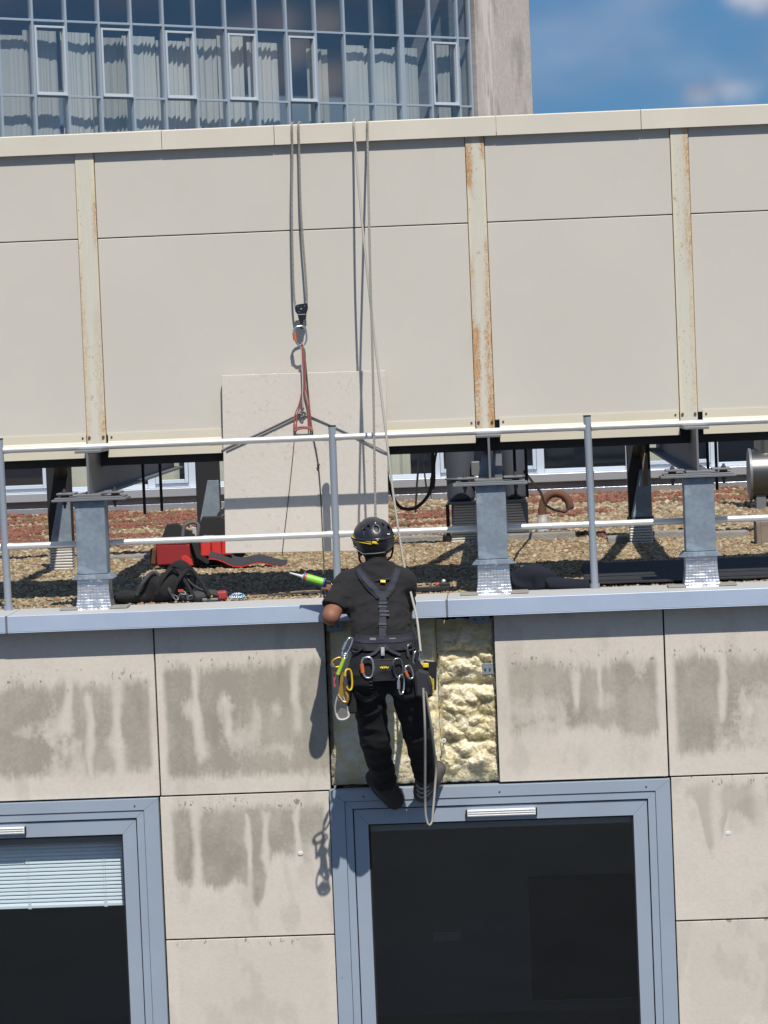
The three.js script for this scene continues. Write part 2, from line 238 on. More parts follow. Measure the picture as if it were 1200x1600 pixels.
{ // things in the rooms
  const b = thing('notice_board', 'dark blue board on the back wall of the room behind the bare dark pane', 'board', [0, 0, -3.25]);
  mesh('board_face', box(0.730, 1.424, -2.874, -2.074, 0.001, 0.03, 0.004), M(lin(0.018, 0.026, 0.05), 0.6), b); mesh('board_rim', box(0.730 - 0.02, 1.424 + 0.02, -2.874 - 0.02, -2.874 - 0.001, 0.001, 0.04, 0.004), mats.steelGrey, b);
  const pp = thing('paper_sheet', 'pale sheet of paper pinned up in the room behind the bare dark pane', 'paper', [0.189, -2.444, -3.245]); mesh('sheet', box(-0.09, 0.09, -0.03, 0.03, 0, 0.004, 0), M(lin(0.5, 0.48, 0.44), 0.9), pp);
  const bl = thing('venetian_blind', 'white venetian blind half lowered behind the window with a slatted view', 'blind', [-2.205, -1.62, -0.09]);
  const wm = M(lin(0.70, 0.76, 0.80), 0.5), W = 0.722;
  for (let k = 0; k < 19; k++) { const y = 0.012 + k * 0.0212, pts = []; for (let q = 0; q <= 6; q++) { const t = q / 6; pts.push([(t - 0.5) * 0.024, 0.0022 * Math.sin(Math.PI * t)]); } for (let q = 6; q >= 0; q--) { const t = q / 6; pts.push([(t - 0.5) * 0.024, 0.0022 * Math.sin(Math.PI * t) - 0.0007]); }
    const g = prism(pts, -W, W); g.rotateY(Math.PI / 2); g.rotateX(1.16 + 0.05 * Math.sin(k * 2.1)); g.translate(0, y, 0); mesh('slat', g, wm, bl); }
  mesh('bottom_rail', box(-W, W, -0.012, 0.006, -0.012, 0.012, 0.003), wm, bl); mesh('head_rail', box(-W, W, 0.405, 0.43, -0.015, 0.015, 0.003), wm, bl);
  for (const x of [-0.2, 0.18, 0.6]) { for (const s of [-1, 1]) mesh('ladder_cord', rod([x + s * 0.006, 0, 0.011], [x + s * 0.006, 0.41, 0.011], 0.0008, 5), wm, bl); mesh('cord_clip', box(x - 0.009, x + 0.009, -0.015, 0.02, 0.0125, 0.0145, 0.001), wm, bl); }
}

// insulation batts in the opening
const woolTex = colourTex(512, 512, (u, v) => { const a = sst(0.36, 0.64, wrapN(u, v, 6, 121, 5)), f = wrapN(u, v, 80, 125, 3) - 0.5; return [mix(0.80, 0.85, a) + 0.06 * f, mix(0.71, 0.81, a) + 0.06 * f, mix(0.46, 0.67, a) + 0.06 * f]; });
const woolMat = P(lin(1, 1, 1), 1, { map: rep(woolTex, 2.2), specularIntensity: 0, transmission: 0.12, thickness: 0 });
const fibreGeo = new THREE.TubeGeometry(new THREE.QuadraticBezierCurve3(new THREE.Vector3(-0.5, 0, -0.12), new THREE.Vector3(0, 0.22, 0.30), new THREE.Vector3(0.5, 0, -0.1)), 5, 0.022, 3);
function batt(x0, x1, y0, y1, z, depth, seed, amp, fluff, label, tiers = []) {
  const nx = 150, ny = Math.round(150 * (y1 - y0) / (x1 - x0)), pos = [], idx = [];
  const H = (x, y) => {
    const wx = x + 0.02 * noise3(x * 13, y * 13, 3), wy = y + 0.02 * noise3(y * 13, x * 13, 6);
    const n1 = noise3(x * 9 + seed, y * 10, seed * 1.7), n2 = Math.abs(noise3(wx * 11, wy * 14 + seed, 4.2)) * 2.2 - 0.6, n3 = Math.abs(noise3(wx * 30 + seed, wy * 33, 9.1)) * 2 - 0.5, n4 = noise3(wx * 90, wy * 90, seed);
    let h = amp * (n1 * 0.85 + fluff * (0.66 * n2 + 0.26 * n3 + 0.07 * n4));
    for (const t of tiers) { const yt = t + 0.012 * noise3(x * 14, seed, 2); h -= amp * 0.9 * Math.exp(-Math.pow((y - yt) / 0.02, 2)); }
    return h; };
  for (let j = 0; j <= ny; j++) for (let i = 0; i <= nx; i++) {
    const x = mix(x0, x1, i / nx), y = mix(y0, y1, j / ny), e = Math.min(1, 12 * Math.min(i / nx, 1 - i / nx) + 0.05, 12 * Math.min(j / ny, 1 - j / ny) + 0.05);
    pos.push(x + noise3(x * 30, y * 30, 1) * 0.008 * fluff, y + noise3(y * 30, x * 30, 5) * 0.010 * fluff, z + H(x, y) * e - (1 - e) * 0.04);
  }
  for (let j = 0; j < ny; j++) for (let i = 0; i < nx; i++) { const a = j * (nx + 1) + i, b = a + 1, c = a + nx + 1, d = c + 1; idx.push(a, b, d, a, d, c); }
  const g = new THREE.BufferGeometry(); g.setAttribute('position', new THREE.Float32BufferAttribute(pos, 3)); g.setIndex(idx); g.computeVertexNormals(); metreUV(g);
  const t = thing('insulation_batt', label, 'insulation');
  mesh('wool_face', g, woolMat, t);
  mesh('wool_core', box(x0 + 0.01, x1 - 0.01, y0 + 0.01, y1 - 0.01, z - depth, z - 0.045, 0.01), M(lin(0.80, 0.70, 0.44), 1), t);
  // loose glass fibres standing off the face
  const R = rng(seed * 77 + 5), nT = Math.round(9000 * fluff * fluff), im = new THREE.InstancedMesh(fibreGeo, M(lin(0.86, 0.765, 0.50), 1), nT), m4 = new THREE.Matrix4(), q = new THREE.Quaternion(), e = new THREE.Euler();
  for (let k = 0; k < nT; k++) { const x = mix(x0 + 0.012, x1 - 0.012, R()), y = mix(y0 + 0.012, y1 - 0.015, R()), L = 0.010 + 0.020 * R(); e.set((R() - 0.5) * 1.6, (R() - 0.5) * 1.6, R() * 6.28); q.setFromEuler(e); m4.compose(new THREE.Vector3(x, y, z + H(x, y) + 0.0015 * R()), q, new THREE.Vector3(L, L, L)); im.setMatrixAt(k, m4); }
  im.name = 'loose_fibres'; im.castShadow = im.receiveShadow = true; im.userData.kind = 'stuff'; t.add(im);
  return t;
}
batt(-0.334, -0.03, -1.012, -0.1, -0.075, 0.07, 3, 0.018, 0.30, 'yellow insulation batt with a flat face beside the worker\'s left leg');
batt(-0.028, 0.270, -1.012, -0.1, -0.055, 0.08, 8, 0.022, 0.6, 'yellow insulation batt seen between the worker\'s legs', [-0.62]);
batt(0.272, 0.586, -1.012, -0.12, -0.045, 0.09, 14, 0.036, 1.0, 'torn fluffy yellow insulation batt to the right of the worker', [-0.3, -0.47, -0.78]);
{ const o = thing('insulation_anchor', 'small pale round anchor washer pushed into the torn fluffy insulation', 'washer', [0.292, -0.775, -0.02]); mesh('disc', rod([0, 0, 0], [0, 0, 0.004], 0.012, 16), mats.white, o); mesh('pin', rod([0, 0, -0.06], [0, 0, 0.006], 0.004, 8), mats.steelGrey, o); }

// ---------- roof: gravel bed, pebbles, red stonecrop ----------
{
  const bedTex = colourTex(1024, 1024, (u, v) => { const n = wrapN(u, v, 90, 5, 3), m = wrapN(u, v, 12, 9, 3); const k = 0.45 + 0.9 * n; return [0.30 * k * (0.8 + 0.4 * m), 0.235 * k, 0.155 * k]; });
  const g = new THREE.PlaneGeometry(16, 12.6); g.rotateX(-Math.PI / 2); g.translate(0, 0, -6.7); metreUV(g, 0.9);
  const bed = struct('roof_gravel_bed', g, M(lin(1, 1, 1), 1, { map: bedTex, bumpMap: rep(grainBump, 3), bumpScale: 0.01 })); bed.position.y = -0.014;
  const peb = new THREE.IcosahedronGeometry(1, 1);
  { const p = peb.attributes.position; for (let i = 0; i < p.count; i++) { const k = 1 + 0.28 * noise3(p.getX(i) * 1.6 + 4, p.getY(i) * 1.6, p.getZ(i) * 1.6); p.setXYZ(i, p.getX(i) * k, p.getY(i) * k, p.getZ(i) * k); } peb.computeVertexNormals(); }
  const R = rng(99), mm = [], cc = [], mat4 = new THREE.Matrix4(), q = new THREE.Quaternion(), e = new THREE.Euler(), col = new THREE.Color();
  const pal = [[0.33, 0.25, 0.145], [0.38, 0.31, 0.20], [0.25, 0.18, 0.10], [0.44, 0.38, 0.27], [0.17, 0.125, 0.075], [0.35, 0.265, 0.14], [0.28, 0.165, 0.095]];
  const add = (x, y, z, s) => { e.set(R() * 6, R() * 6, R() * 6); q.setFromEuler(e); mat4.compose(new THREE.Vector3(x, y, z), q, new THREE.Vector3(s * (0.8 + 0.6 * R()), s * (0.55 + 0.3 * R()), s * (0.8 + 0.5 * R()))); mm.push(...mat4.elements); const p = pal[Math.floor(R() * pal.length)], k = 0.62 + 0.46 * R(); cc.push(p[0] * k, p[1] * k, p[2] * k); };
  for (let z = -0.43; z > -12.4;) {
    const far = -z, sp = mix(0.019, 0.040, clamp((far - 0.4) / 8)), dep = 17.1 + far, cx = 0.672 - (0.038) * dep * 1.0 + 0.0, hw = 0.127 * dep + 0.55;
    for (let x = cx - hw; x < cx + hw; x += sp) { const lump = 0.014 * fbm(x * 3.1, z * 3.1, 8, 3) + 0.008 * fbm(x * 14, z * 14, 18, 2); add(x + (R() - 0.5) * sp, -0.020 + lump + R() * 0.006, z + (R() - 0.5) * sp, sp * (0.42 + 0.30 * R())); }
    z -= sp * 0.85;
  }
  const n = mm.length / 16, im = new THREE.InstancedMesh(peb, M(lin(1, 1, 1), 0.9), n);
  im.instanceMatrix.array.set(mm); for (let i = 0; i < n; i++) im.setColorAt(i, col.setRGB(cc[3 * i], cc[3 * i + 1], cc[3 * i + 2]));
  im.name = numbered('gravel'); im.castShadow = im.receiveShadow = true; scene.add(im); tag(im, 'tan rounded gravel covering the flat roof', 'gravel', null, 'stuff');
  // stonecrop: red low tufts in drifts towards the far side
  const leafG = new THREE.IcosahedronGeometry(1, 0), M2 = [], C2 = [];
  for (let k = 0; k < 90000; k++) { const z = -4.8 - 7.4 * R(), dep = 17.1 - z, x = 0.672 - 0.038 * dep + (R() - 0.5) * 2 * (0.127 * dep + 0.4); const f = fbm(x * 0.9 + 3, z * 1.7, 66, 4) + 0.03 * (-z - 7); if (f < 0.66 || vnoise(x * 7, z * 9, 44) < 0.35 || R() < 0.5) continue; const s = 0.010 + 0.018 * R(); e.set(R() * 6, R() * 6, R() * 6); q.setFromEuler(e); mat4.compose(new THREE.Vector3(x, 0.004 + 0.02 * R(), z), q, new THREE.Vector3(s, s * 0.8, s)); M2.push(...mat4.elements); const k2 = 0.7 + 0.6 * R(), gr = R() < 0.12; C2.push((gr ? 0.13 : 0.19) * k2, (gr ? 0.11 : 0.075) * k2, 0.048 * k2); }
  const n2 = M2.length / 16, im2 = new THREE.InstancedMesh(leafG, M(lin(1, 1, 1), 0.9), n2); im2.instanceMatrix.array.set(M2); for (let i = 0; i < n2; i++) im2.setColorAt(i, col.setRGB(C2[3 * i], C2[3 * i + 1], C2[3 * i + 2]));
  im2.name = numbered('stonecrop'); im2.castShadow = im2.receiveShadow = true; scene.add(im2); tag(im2, 'low red stonecrop growing in drifts over the far gravel', 'stonecrop', null, 'stuff');
  // added black sheet over a dark roof area, drawn back to merge with shadow
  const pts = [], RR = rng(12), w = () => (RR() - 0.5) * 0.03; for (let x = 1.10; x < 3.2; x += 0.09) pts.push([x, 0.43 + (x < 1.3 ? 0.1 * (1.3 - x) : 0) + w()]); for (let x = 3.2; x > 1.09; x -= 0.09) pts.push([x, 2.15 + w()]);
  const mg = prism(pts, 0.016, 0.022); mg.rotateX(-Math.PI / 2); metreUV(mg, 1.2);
  const mb = mesh('added_dark_sheet', mg, M(lin(1, 1, 1), 0.95, { map: softMottle([0.020, 0.020, 0.021], 0.4, 14, 88) })); tag(mb, 'added black sheet on the gravel near the parapet, extended to meet the wall shadow', 'added_sheet');
}
// low concrete kerbs
function kerb(x0, x1, z, h, label, d = 0.16) { const m = mesh('concrete_kerb', box(x0, x1, -0.03, h, z - d, z, 0.008), kerbMat); tag(m, label, 'kerb', 'kerbs lying on the gravel', 'thing'); return m; }
const kerbMat = M(lin(1, 1, 1), 0.95, { map: rep(softMottle([0.27, 0.255, 0.23], 0.25, 12, 93), 1.5), bumpMap: rep(grainBump, 4), bumpScale: 0.004 });
kerb(-0.10, 0.28, -5.45, 0.04, 'short concrete kerb left of the middle rear plinth');
kerb(0.60, 1.16, -5.05, 0.055, 'concrete kerb right of the middle rear plinth under the bent pipe');
kerb(1.36, 1.50, -4.35, 0.05, 'small concrete kerb end left of the slim rear plinth');
kerb(1.66, 1.98, -4.75, 0.05, 'concrete kerb right of the slim rear plinth');
kerb(1.95, 2.32, -4.45, 0.05, 'pale concrete kerb beside the weathered timber block');
kerb(-2.10, -1.50, -4.55, 0.035, 'thin concrete kerb lying behind the red tool bag');
{ const t = thing('timber_block', 'weathered hollow timber block standing on the gravel', 'block', [2.42, 0.0, -3.7]); const m = M(lin(1, 1, 1), 0.9, { map: rep(softMottle([0.22, 0.18, 0.14], 0.35, 9, 95), 2) });
  mesh('side', box(-0.11, -0.08, -0.01, 0.155, -0.12, 0.1, 0.004), m, t); mesh('top_board', box(-0.08, 0.2, 0.125, 0.155, -0.12, 0.1, 0.004), m, t); mesh('bottom_board', box(-0.08, 0.2, -0.01, 0.02, -0.12, 0.1, 0.004), m, t); mesh('back_board', box(-0.08, 0.2, 0.02, 0.125, -0.12, -0.1, 0.003), m, t); mesh('front_board', box(-0.08, -0.01, 0.02, 0.125, 0.08, 0.1, 0.003), m, t); }

// ---------- steel supports carrying the screen ----------
function foilBump(nx, ny) { return tex(256, 256, (u, v) => { const a = Math.abs(((u * nx) % 1) - 0.5), b = Math.abs(((v * ny) % 1) - 0.5); let h = 0.55 + 0.45 * Math.min(1, 5 * (0.5 - Math.max(a, b))); h = 0.85 * h + 0.55 * (wrapN(u, v, 5, 5, 4) - 0.5) + 0.1; return [h, h, h]; }); }
const foilMat = M(lin(0.70, 0.70, 0.71), 0.30, { metalness: 0.85, bumpMap: foilBump(10, 11), bumpScale: 0.002 });
const ribMat = M(lin(0.62, 0.60, 0.55), 0.42, { metalness: 0.3 });
function iBeam(x, y0, y1, fw, z0, z1) { const t = 0.014, w = 0.006; return [box(x - fw / 2, x + fw / 2, y0, y0 + t, z1, z0, 0.002), box(x - fw / 2, x + fw / 2, y1 - t, y1, z1, z0, 0.002), box(x - w, x + w, y0 + t - 0.001, y1 - t + 0.001, z1, z0 - 0.001, 0.001)]; }
function crumpled(x0, x1, y0, y1, z0, z1, seed) { // wrapped foil sleeve with dents and a flared foot
  const nx = 22, ny = 20, parts = []; const face = (o, ux, uy, w, h, nrm) => { const p = [], uv = [], id = []; for (let j = 0; j <= ny; j++) for (let i = 0; i <= nx; i++) { const a = i / nx, b = j / ny, fl = 0.018 * Math.pow(1 - b, 3), d = 0.005 * noise3(a * 5 + seed, b * 6, seed * 2.3) + 0.002 * noise3(a * 14, b * 14, seed); const X = o[0] + ux[0] * a * w + uy[0] * b * h, Y = o[1] + ux[1] * a * w + uy[1] * b * h, Z = o[2] + ux[2] * a * w + uy[2] * b * h; const e = Math.min(1, 6 * Math.min(a, 1 - a)); p.push(X + nrm[0] * (d * e + fl) + ux[0] * fl * (a * 2 - 1), Y, Z + nrm[2] * (d * e + fl) + ux[2] * fl * (a * 2 - 1)); uv.push(a, b); } for (let j = 0; j < ny; j++) for (let i = 0; i < nx; i++) { const A = j * (nx + 1) + i; id.push(A, A + 1, A + nx + 2, A, A + nx + 2, A + nx + 1); } const g = new THREE.BufferGeometry(); g.setAttribute('position', new THREE.Float32BufferAttribute(p, 3)); g.setAttribute('uv', new THREE.Float32BufferAttribute(uv, 2)); g.setIndex(id); g.computeVertexNormals(); parts.push(g); };
  const w = x1 - x0, d = z0 - z1, h = y1 - y0; face([x0, y0, z0], [1, 0, 0], [0, 1, 0], w, h, [0, 0, 1]); face([x1, y0, z0], [0, 0, -1], [0, 1, 0], d, h, [1, 0, 0]); face([x1, y0, z1], [-1, 0, 0], [0, 1, 0], w, h, [0, 0, -1]); face([x0, y0, z1], [0, 0, 1], [0, 1, 0], d, h, [-1, 0, 0]); return merge(parts);
}
function frontSupport(x, label, seed, w = 0.165) {
  const t = thing('steel_support', label, 'support', [x, 0, 0], 'steel supports along the parapet');
  mesh('foil_sleeve', crumpled(-w / 2 - 0.004, w / 2 + 0.004, -0.012, 0.165, -0.185, -0.345, seed), foilMat, t);
  mesh('sleeve_core', box(-w / 2 + 0.006, w / 2 - 0.006, -0.01, 0.166, -0.335, -0.197, 0), mats.steelGrey, t);
  mesh('collar_plate', prism([[-w / 2 - 0.032, 0.166], [w / 2 + 0.032, 0.166], [w / 2 + 0.008, 0.192], [-w / 2 - 0.008, 0.192]], -0.36, -0.160, 0.001), mats.galv, t);
  mesh('post', box(-w / 2, w / 2, 0.1925, 0.598, -0.345, -0.178, 0.006), mats.galv, t);
  mesh('cap_plate', box(-0.205, 0.205, 0.5985, 0.610, -0.40, -0.150, 0.002), mats.steelGrey, t);
  mesh('shim_plate', box(-0.19, 0.19, 0.6105, 0.620, -0.39, -0.165, 0.002), mats.steelGrey, t);
  mesh('beam', iBeam(0, 0.6205, 0.875, 0.135, -0.175, -4.7), mats.steelGrey, t);
  for (const s of [-1, 1]) { const c = mesh('clamp_plate', box(s * 0.075 - (s < 0 ? 0.105 : 0), s * 0.075 + (s > 0 ? 0.105 : 0), 0.635, 0.645, -0.30, -0.175, 0.002), mats.steelGrey, t); const bx = s * 0.14; mesh('packer', box(bx - 0.02, bx + 0.02, 0.6205, 0.6348, -0.27, -0.2, 0.001), mats.bolt, t);
    mesh('bolt', [rod([bx, 0.56, -0.21], [bx, 0.668, -0.21], 0.007, 8), rod([bx, 0.645, -0.21], [bx, 0.657, -0.21], 0.014, 6), rod([bx, 0.58, -0.21], [bx, 0.597, -0.21], 0.014, 6)], mats.bolt, c); }
  for (const s of [-1, 1]) mesh('base_flap', box(s * (w / 2 + 0.055) - 0.05, s * (w / 2 + 0.055) + 0.05, 0.0, 0.012, -0.30, -0.155, 0.004), kerbMat, t);
  return t;
}
frontSupport(-1.612, 'galvanised support post in front of the lightly rusted wall column beside the black rucksack', 3);
frontSupport(0.597, 'galvanised support post below the heavily rusted wall column, right of the worker', 7);
frontSupport(1.735, 'galvanised support post standing beside the added black sheet', 12);

function rearSupport(x, z, label, top = 0.82, w = 0.155, plinth = 0.145, seed = 1) {
  const t = thing('rear_support', label, 'support', [x, 0, z], 'rear supports standing on the gravel');
  const p = mesh('plinth', box(-w / 2 + 0.008, w / 2 - 0.008, -0.02, plinth, -0.14, -0.008, 0), mats.steelGrey, t);
  const n = Math.round(plinth / 0.019); for (let k = 0; k < n; k++) mesh('foil_rib', box(-w / 2, w / 2, 0.002 + k * 0.019, 0.0175 + k * 0.019, -0.15, 0, 0.006), ribMat, p);
  mesh('post', box(-w / 2, w / 2, plinth + 0.04, top, -0.15, -0.02, 0.004), mats.shadeDarkSteel, t);
  mesh('base_plate', box(-w / 2 - 0.01, w / 2 + 0.01, plinth, plinth + 0.04, -0.16, 0.0, 0.003), M(lin(0.09, 0.07, 0.06), 0.7), t);
  mesh('stiffener', prism([[-w * 0.42, plinth + 0.041], [w / 2, plinth + 0.041], [w / 2, plinth + 0.36], [w * 0.02, plinth + 0.36]], -0.019, -0.001, 0.002), mats.galv, t);
  return t;
}
rearSupport(-2.285, -3.72, 'dark rear post on a ribbed foil plinth beside the left edge of the gravel');
rearSupport(-1.44, -5.3, 'dark rear post behind the red tool bag', 0.82, 0.165);
rearSupport(1.585, -4.2, 'dark rear post on a ribbed foil plinth behind the added black sheet');
{ const t = thing('plant_plinth', 'wide ribbed foil plinth behind the middle support carrying a dark plant unit', 'plinth', [0.565, 0, -5.15]);
  mesh('core', box(-0.27, 0.27, -0.02, 0.27, -0.3, -0.012, 0), mats.steelGrey, t);
  for (let k = 0; k < 14; k++) mesh('foil_rib', box(-0.28 + 0.002 * k, 0.28 - 0.0045 * k, 0.003 + k * 0.0192, 0.0185 + k * 0.0192, -0.31, 0, 0.006), ribMat, t);
  mesh('edge_trim', box(-0.31, -0.285, 0, 0.275, -0.05, 0.01, 0.003), mats.shadeDarkSteel, t); mesh('lid', box(-0.3, 0.26, 0.272, 0.29, -0.32, 0.02, 0.004), mats.steelGrey, t);
  const u = thing('plant_unit', 'pair of dark rounded plant drums under the wall behind the middle beam', 'plant unit', [0.565, 0.29, -5.3]);
  const dm = M(lin(0.07, 0.078, 0.095), 0.45);
  for (const [x, w] of [[-0.2, 0.10], [0.18, 0.085]]) { const d = mesh('drum', new THREE.LatheGeometry([[0, 0], [w * 0.9, 0], [w, 0.03], [w, 0.36], [w * 0.85, 0.44], [w * 0.4, 0.5], [0, 0.51]].map((p) => new THREE.Vector2(...p)), 24), dm, u); d.position.set(x, 0, 0); mesh('band', new THREE.TorusGeometry(w + 0.004, 0.008, 6, 28).rotateX(Math.PI / 2).translate(0, 0.16, 0), mats.steelGrey, d); }
  mesh('gearbox', box(-0.06, 0.09, 0.0, 0.22, -0.08, 0.1, 0.015), M(lin(0.12, 0.11, 0.10), 0.6), u); mesh('cable_box', box(-0.12, -0.06, 0.18, 0.28, 0.02, 0.12, 0.006), mats.steelGrey, u); }
{ const t = thing('wall_brace_frame', 'dark steel braces and cross beam propping the metal wall from behind', 'brace');
  mesh('cross_beam', iBeamX(-4.4, 4.6, 0.68, 0.88, -4.78, 0.13), mats.shadeDarkSteel, t);
  for (const [xb, zb, xt] of [[-2.28, -3.9, -1.95], [0.575, -5.3, 0.59], [1.585, -4.36, 1.72]]) mesh('raker', rod([xb, 0.55, zb], [xt, 2.45, -0.86], 0.045, 8), mats.shadeDarkSteel, t);
  for (const x of [-1.60, 0.61, 1.75]) mesh('hanger_rod', [rod([x + 0.13, 0.45, -1.6], [x + 0.13, 0.9, -1.6], 0.009, 8), rod([x + 0.2, 0.45, -1.9], [x + 0.2, 0.9, -1.9], 0.009, 8)], mats.shadeDarkSteel, t);
  mesh('strut', box(1.6, 1.635, 0.4, 0.62, -4.05, -4.02, 0.003), M(lin(0.16, 0.13, 0.10), 0.8), t); }
function iBeamX(x0, x1, y0, y1, z, fw) { const t = 0.014, w = 0.006; return [box(x0, x1, y0, y0 + t, z - fw / 2, z + fw / 2, 0.002), box(x0, x1, y1 - t, y1, z - fw / 2, z + fw / 2, 0.002), box(x0, x1, y0 + t - 0.001, y1 - t + 0.001, z - w, z + w, 0.001)]; }

// ---------- the metal screen wall ----------
{
  const t = thing('metal_wall', 'tall cream metal clad wall with rusting columns above the roof', 'wall');
  const ZP = -0.67, yJ = 2.055, yT = 2.56, yB = 0.945;
  const cols = [[-1.671, -1.564], [0.528, 0.633], [1.673, 1.772]];
  const bays = [[-3.4, -1.671], [-1.564, 0.528], [0.633, 1.673], [1.772, 3.6]];
  for (const [a, b] of bays) {
    mesh('wall_panel', box(a + 0.002, b - 0.002, yB, yJ - 0.0025, ZP - 0.04, ZP, 0.004), mats.screenPanel, t);
    mesh('wall_panel', box(a + 0.002, b - 0.002, yJ + 0.0025, yT, ZP - 0.04, ZP + 0.0012, 0.004), mats.screenPanel, t);
    const e0 = a < -3 ? a : a + (a < -1 ? 0.012 : 0.028), e1 = b > 3 ? b : b - 0.005;
    const f = mesh('base_trim', prism([[ZP - 0.03, 0.957], [ZP + 0.008, 0.957], [ZP + 0.009, 0.912], [ZP + 0.038, 0.870], [ZP + 0.038, 0.822], [ZP - 0.03, 0.822]].reverse(), e0, e1).rotateY(Math.PI / 2).scale(1, 1, -1), mats.fascia, t);
    fixFlip(f.geometry);
    for (const x of [e0 + 0.02, e1 - 0.02]) if (Math.abs(x) < 3) mesh('bolt', rod([x, 0.935, ZP + 0.006], [x, 0.935, ZP + 0.013], 0.006, 8), mats.bolt, f);
  }
  // columns with rust
  const rustTex = (seed, amt, cfg) => colourTex(128, 1024, (u, vv) => {
    const v = 1 - vv; const n = fbm(u * 9, v * 90, seed, 4), n2 = fbm(u * 26, v * 190, seed + 3, 3), nb = fbm(u * 2, v * 7, seed + 9, 3), drip = fbm(u * 30, v * 16, seed + 5, 3);
    let m = 0; for (const [side, v0, v1, w, k] of cfg) { const d = side ? 1 - u : u; m = Math.max(m, (1 - sst(w * 0.3, w, d + (n - 0.5) * 0.34)) * sst(v0 - 0.06, v0 + 0.05, v + (nb - 0.5) * 0.15) * (1 - sst(v1 - 0.05, v1 + 0.04, v + (nb - 0.5) * 0.12)) * k); }
    m = clamp(m * (0.25 + 1.0 * sst(0.40, 0.64, n2 * 0.5 + n * 0.5)) * amt * (0.45 + 0.9 * sst(0.35, 0.65, nb)));
    const edge = (1 - sst(0.0, 0.05, Math.min(u, 1 - u))) * (0.35 + 0.5 * nb), cream = sst(0.25, 0.5, Math.abs(u - 0.5) + (nb - 0.5) * 0.35), sp = sst(0.735, 0.80, fbm(u * 12, v * 110, seed + 13, 2)) * sst(0.42, 0.6, nb) * 0.7;
    let c = [mix(0.575, 0.64, cream), mix(0.55, 0.585, cream), mix(0.46, 0.43, cream)]; const k = 0.96 + 0.1 * (drip - 0.5); c = c.map((x) => x * k);
    const r = [mix(0.30, 0.56, n), mix(0.115, 0.34, n), mix(0.035, 0.15, n)]; const a = Math.max(m, edge * 0.55, sp); return [mix(c[0], r[0], a), mix(c[1], r[1], a), mix(c[2], r[2], a)];
  }, false);
  const rm = [rustTex(3, 1.0, [[1, 0.18, 0.34, 0.35, 0.6], [1, 0.5, 0.98, 0.5, 0.8], [0, 0.4, 1, 0.35, 0.35]]), rustTex(17, 1.7, [[0, 0, 0.2, 0.42, 1], [1, 0, 0.08, 0.35, 1], [0, 0.42, 0.66, 0.34, 0.55], [0, 0.64, 1.1, 0.48, 1], [1, 0.5, 1.1, 0.48, 0.95], [1, 0.36, 0.5, 0.3, 0.5]]), rustTex(29, 0.8, [[1, 0, 0.5, 0.55, 0.75], [1, 0.5, 1, 0.4, 0.4]])];
  cols.forEach(([a, b], i) => {
    const c = mesh('column', faceBox(a, b, 0.885, yT - 0.01, ZP - 0.05, ZP + 0.013, 0.003), M(lin(1, 1, 1), 0.7, { map: rm[i], bumpMap: rm[i], bumpScale: 0.001 }), t); c.userData.label = ['lightly rusted cream wall column', 'heavily rusted cream wall column', 'cream wall column rusted along one edge'][i];
    for (const x of [a + 0.014, b - 0.014]) mesh('bolt', rod([x, 0.937, ZP + 0.012], [x, 0.937, ZP + 0.020], 0.008, 8), mats.bolt, c);
  });
  const cj = [-3.4, -1.173, -0.54, 0.704, 1.513, 3.6];
  for (let i = 0; i + 1 < cj.length; i++) { const dz = i % 2 ? 0.0015 : 0; const g = prism([[-0.90, 2.56], [-0.642 + dz, 2.536], [-0.632 + dz, 2.536], [-0.632 + dz, 2.640], [-0.640, 2.646], [-0.90, 2.652]], cj[i] + 0.0015, cj[i + 1] - 0.0015, 0.0008).rotateY(Math.PI / 2).scale(1, 1, -1); fixFlip(g); mesh('coping', g, mats.coping, t); }
  mesh('base_beam', box(-3.4, 3.6, 0.772, 0.86, -0.86, -0.72, 0.004), mats.shadeDarkSteel, t);
  mesh('back_sheet', box(-3.4, 3.6, 0.9, 2.55, -0.80, -0.78, 0), mats.steelGrey, t);
}
function fixFlip(g) { // a mirrored geometry: turn its faces back
  const gi = g.index; if (gi) { for (let i = 0; i < gi.count; i += 3) { const a = gi.getX(i); gi.setX(i, gi.getX(i + 1)); gi.setX(i + 1, a); } } else for (const k of Object.keys(g.attributes)) { const at = g.attributes[k], n = at.itemSize; for (let i = 0; i < at.count; i += 3) for (let c = 0; c < n; c++) { const A = at.array[(i) * n + c]; at.array[i * n + c] = at.array[(i + 1) * n + c]; at.array[(i + 1) * n + c] = A; } }
  g.computeVertexNormals(); metreUV(g); return g; }

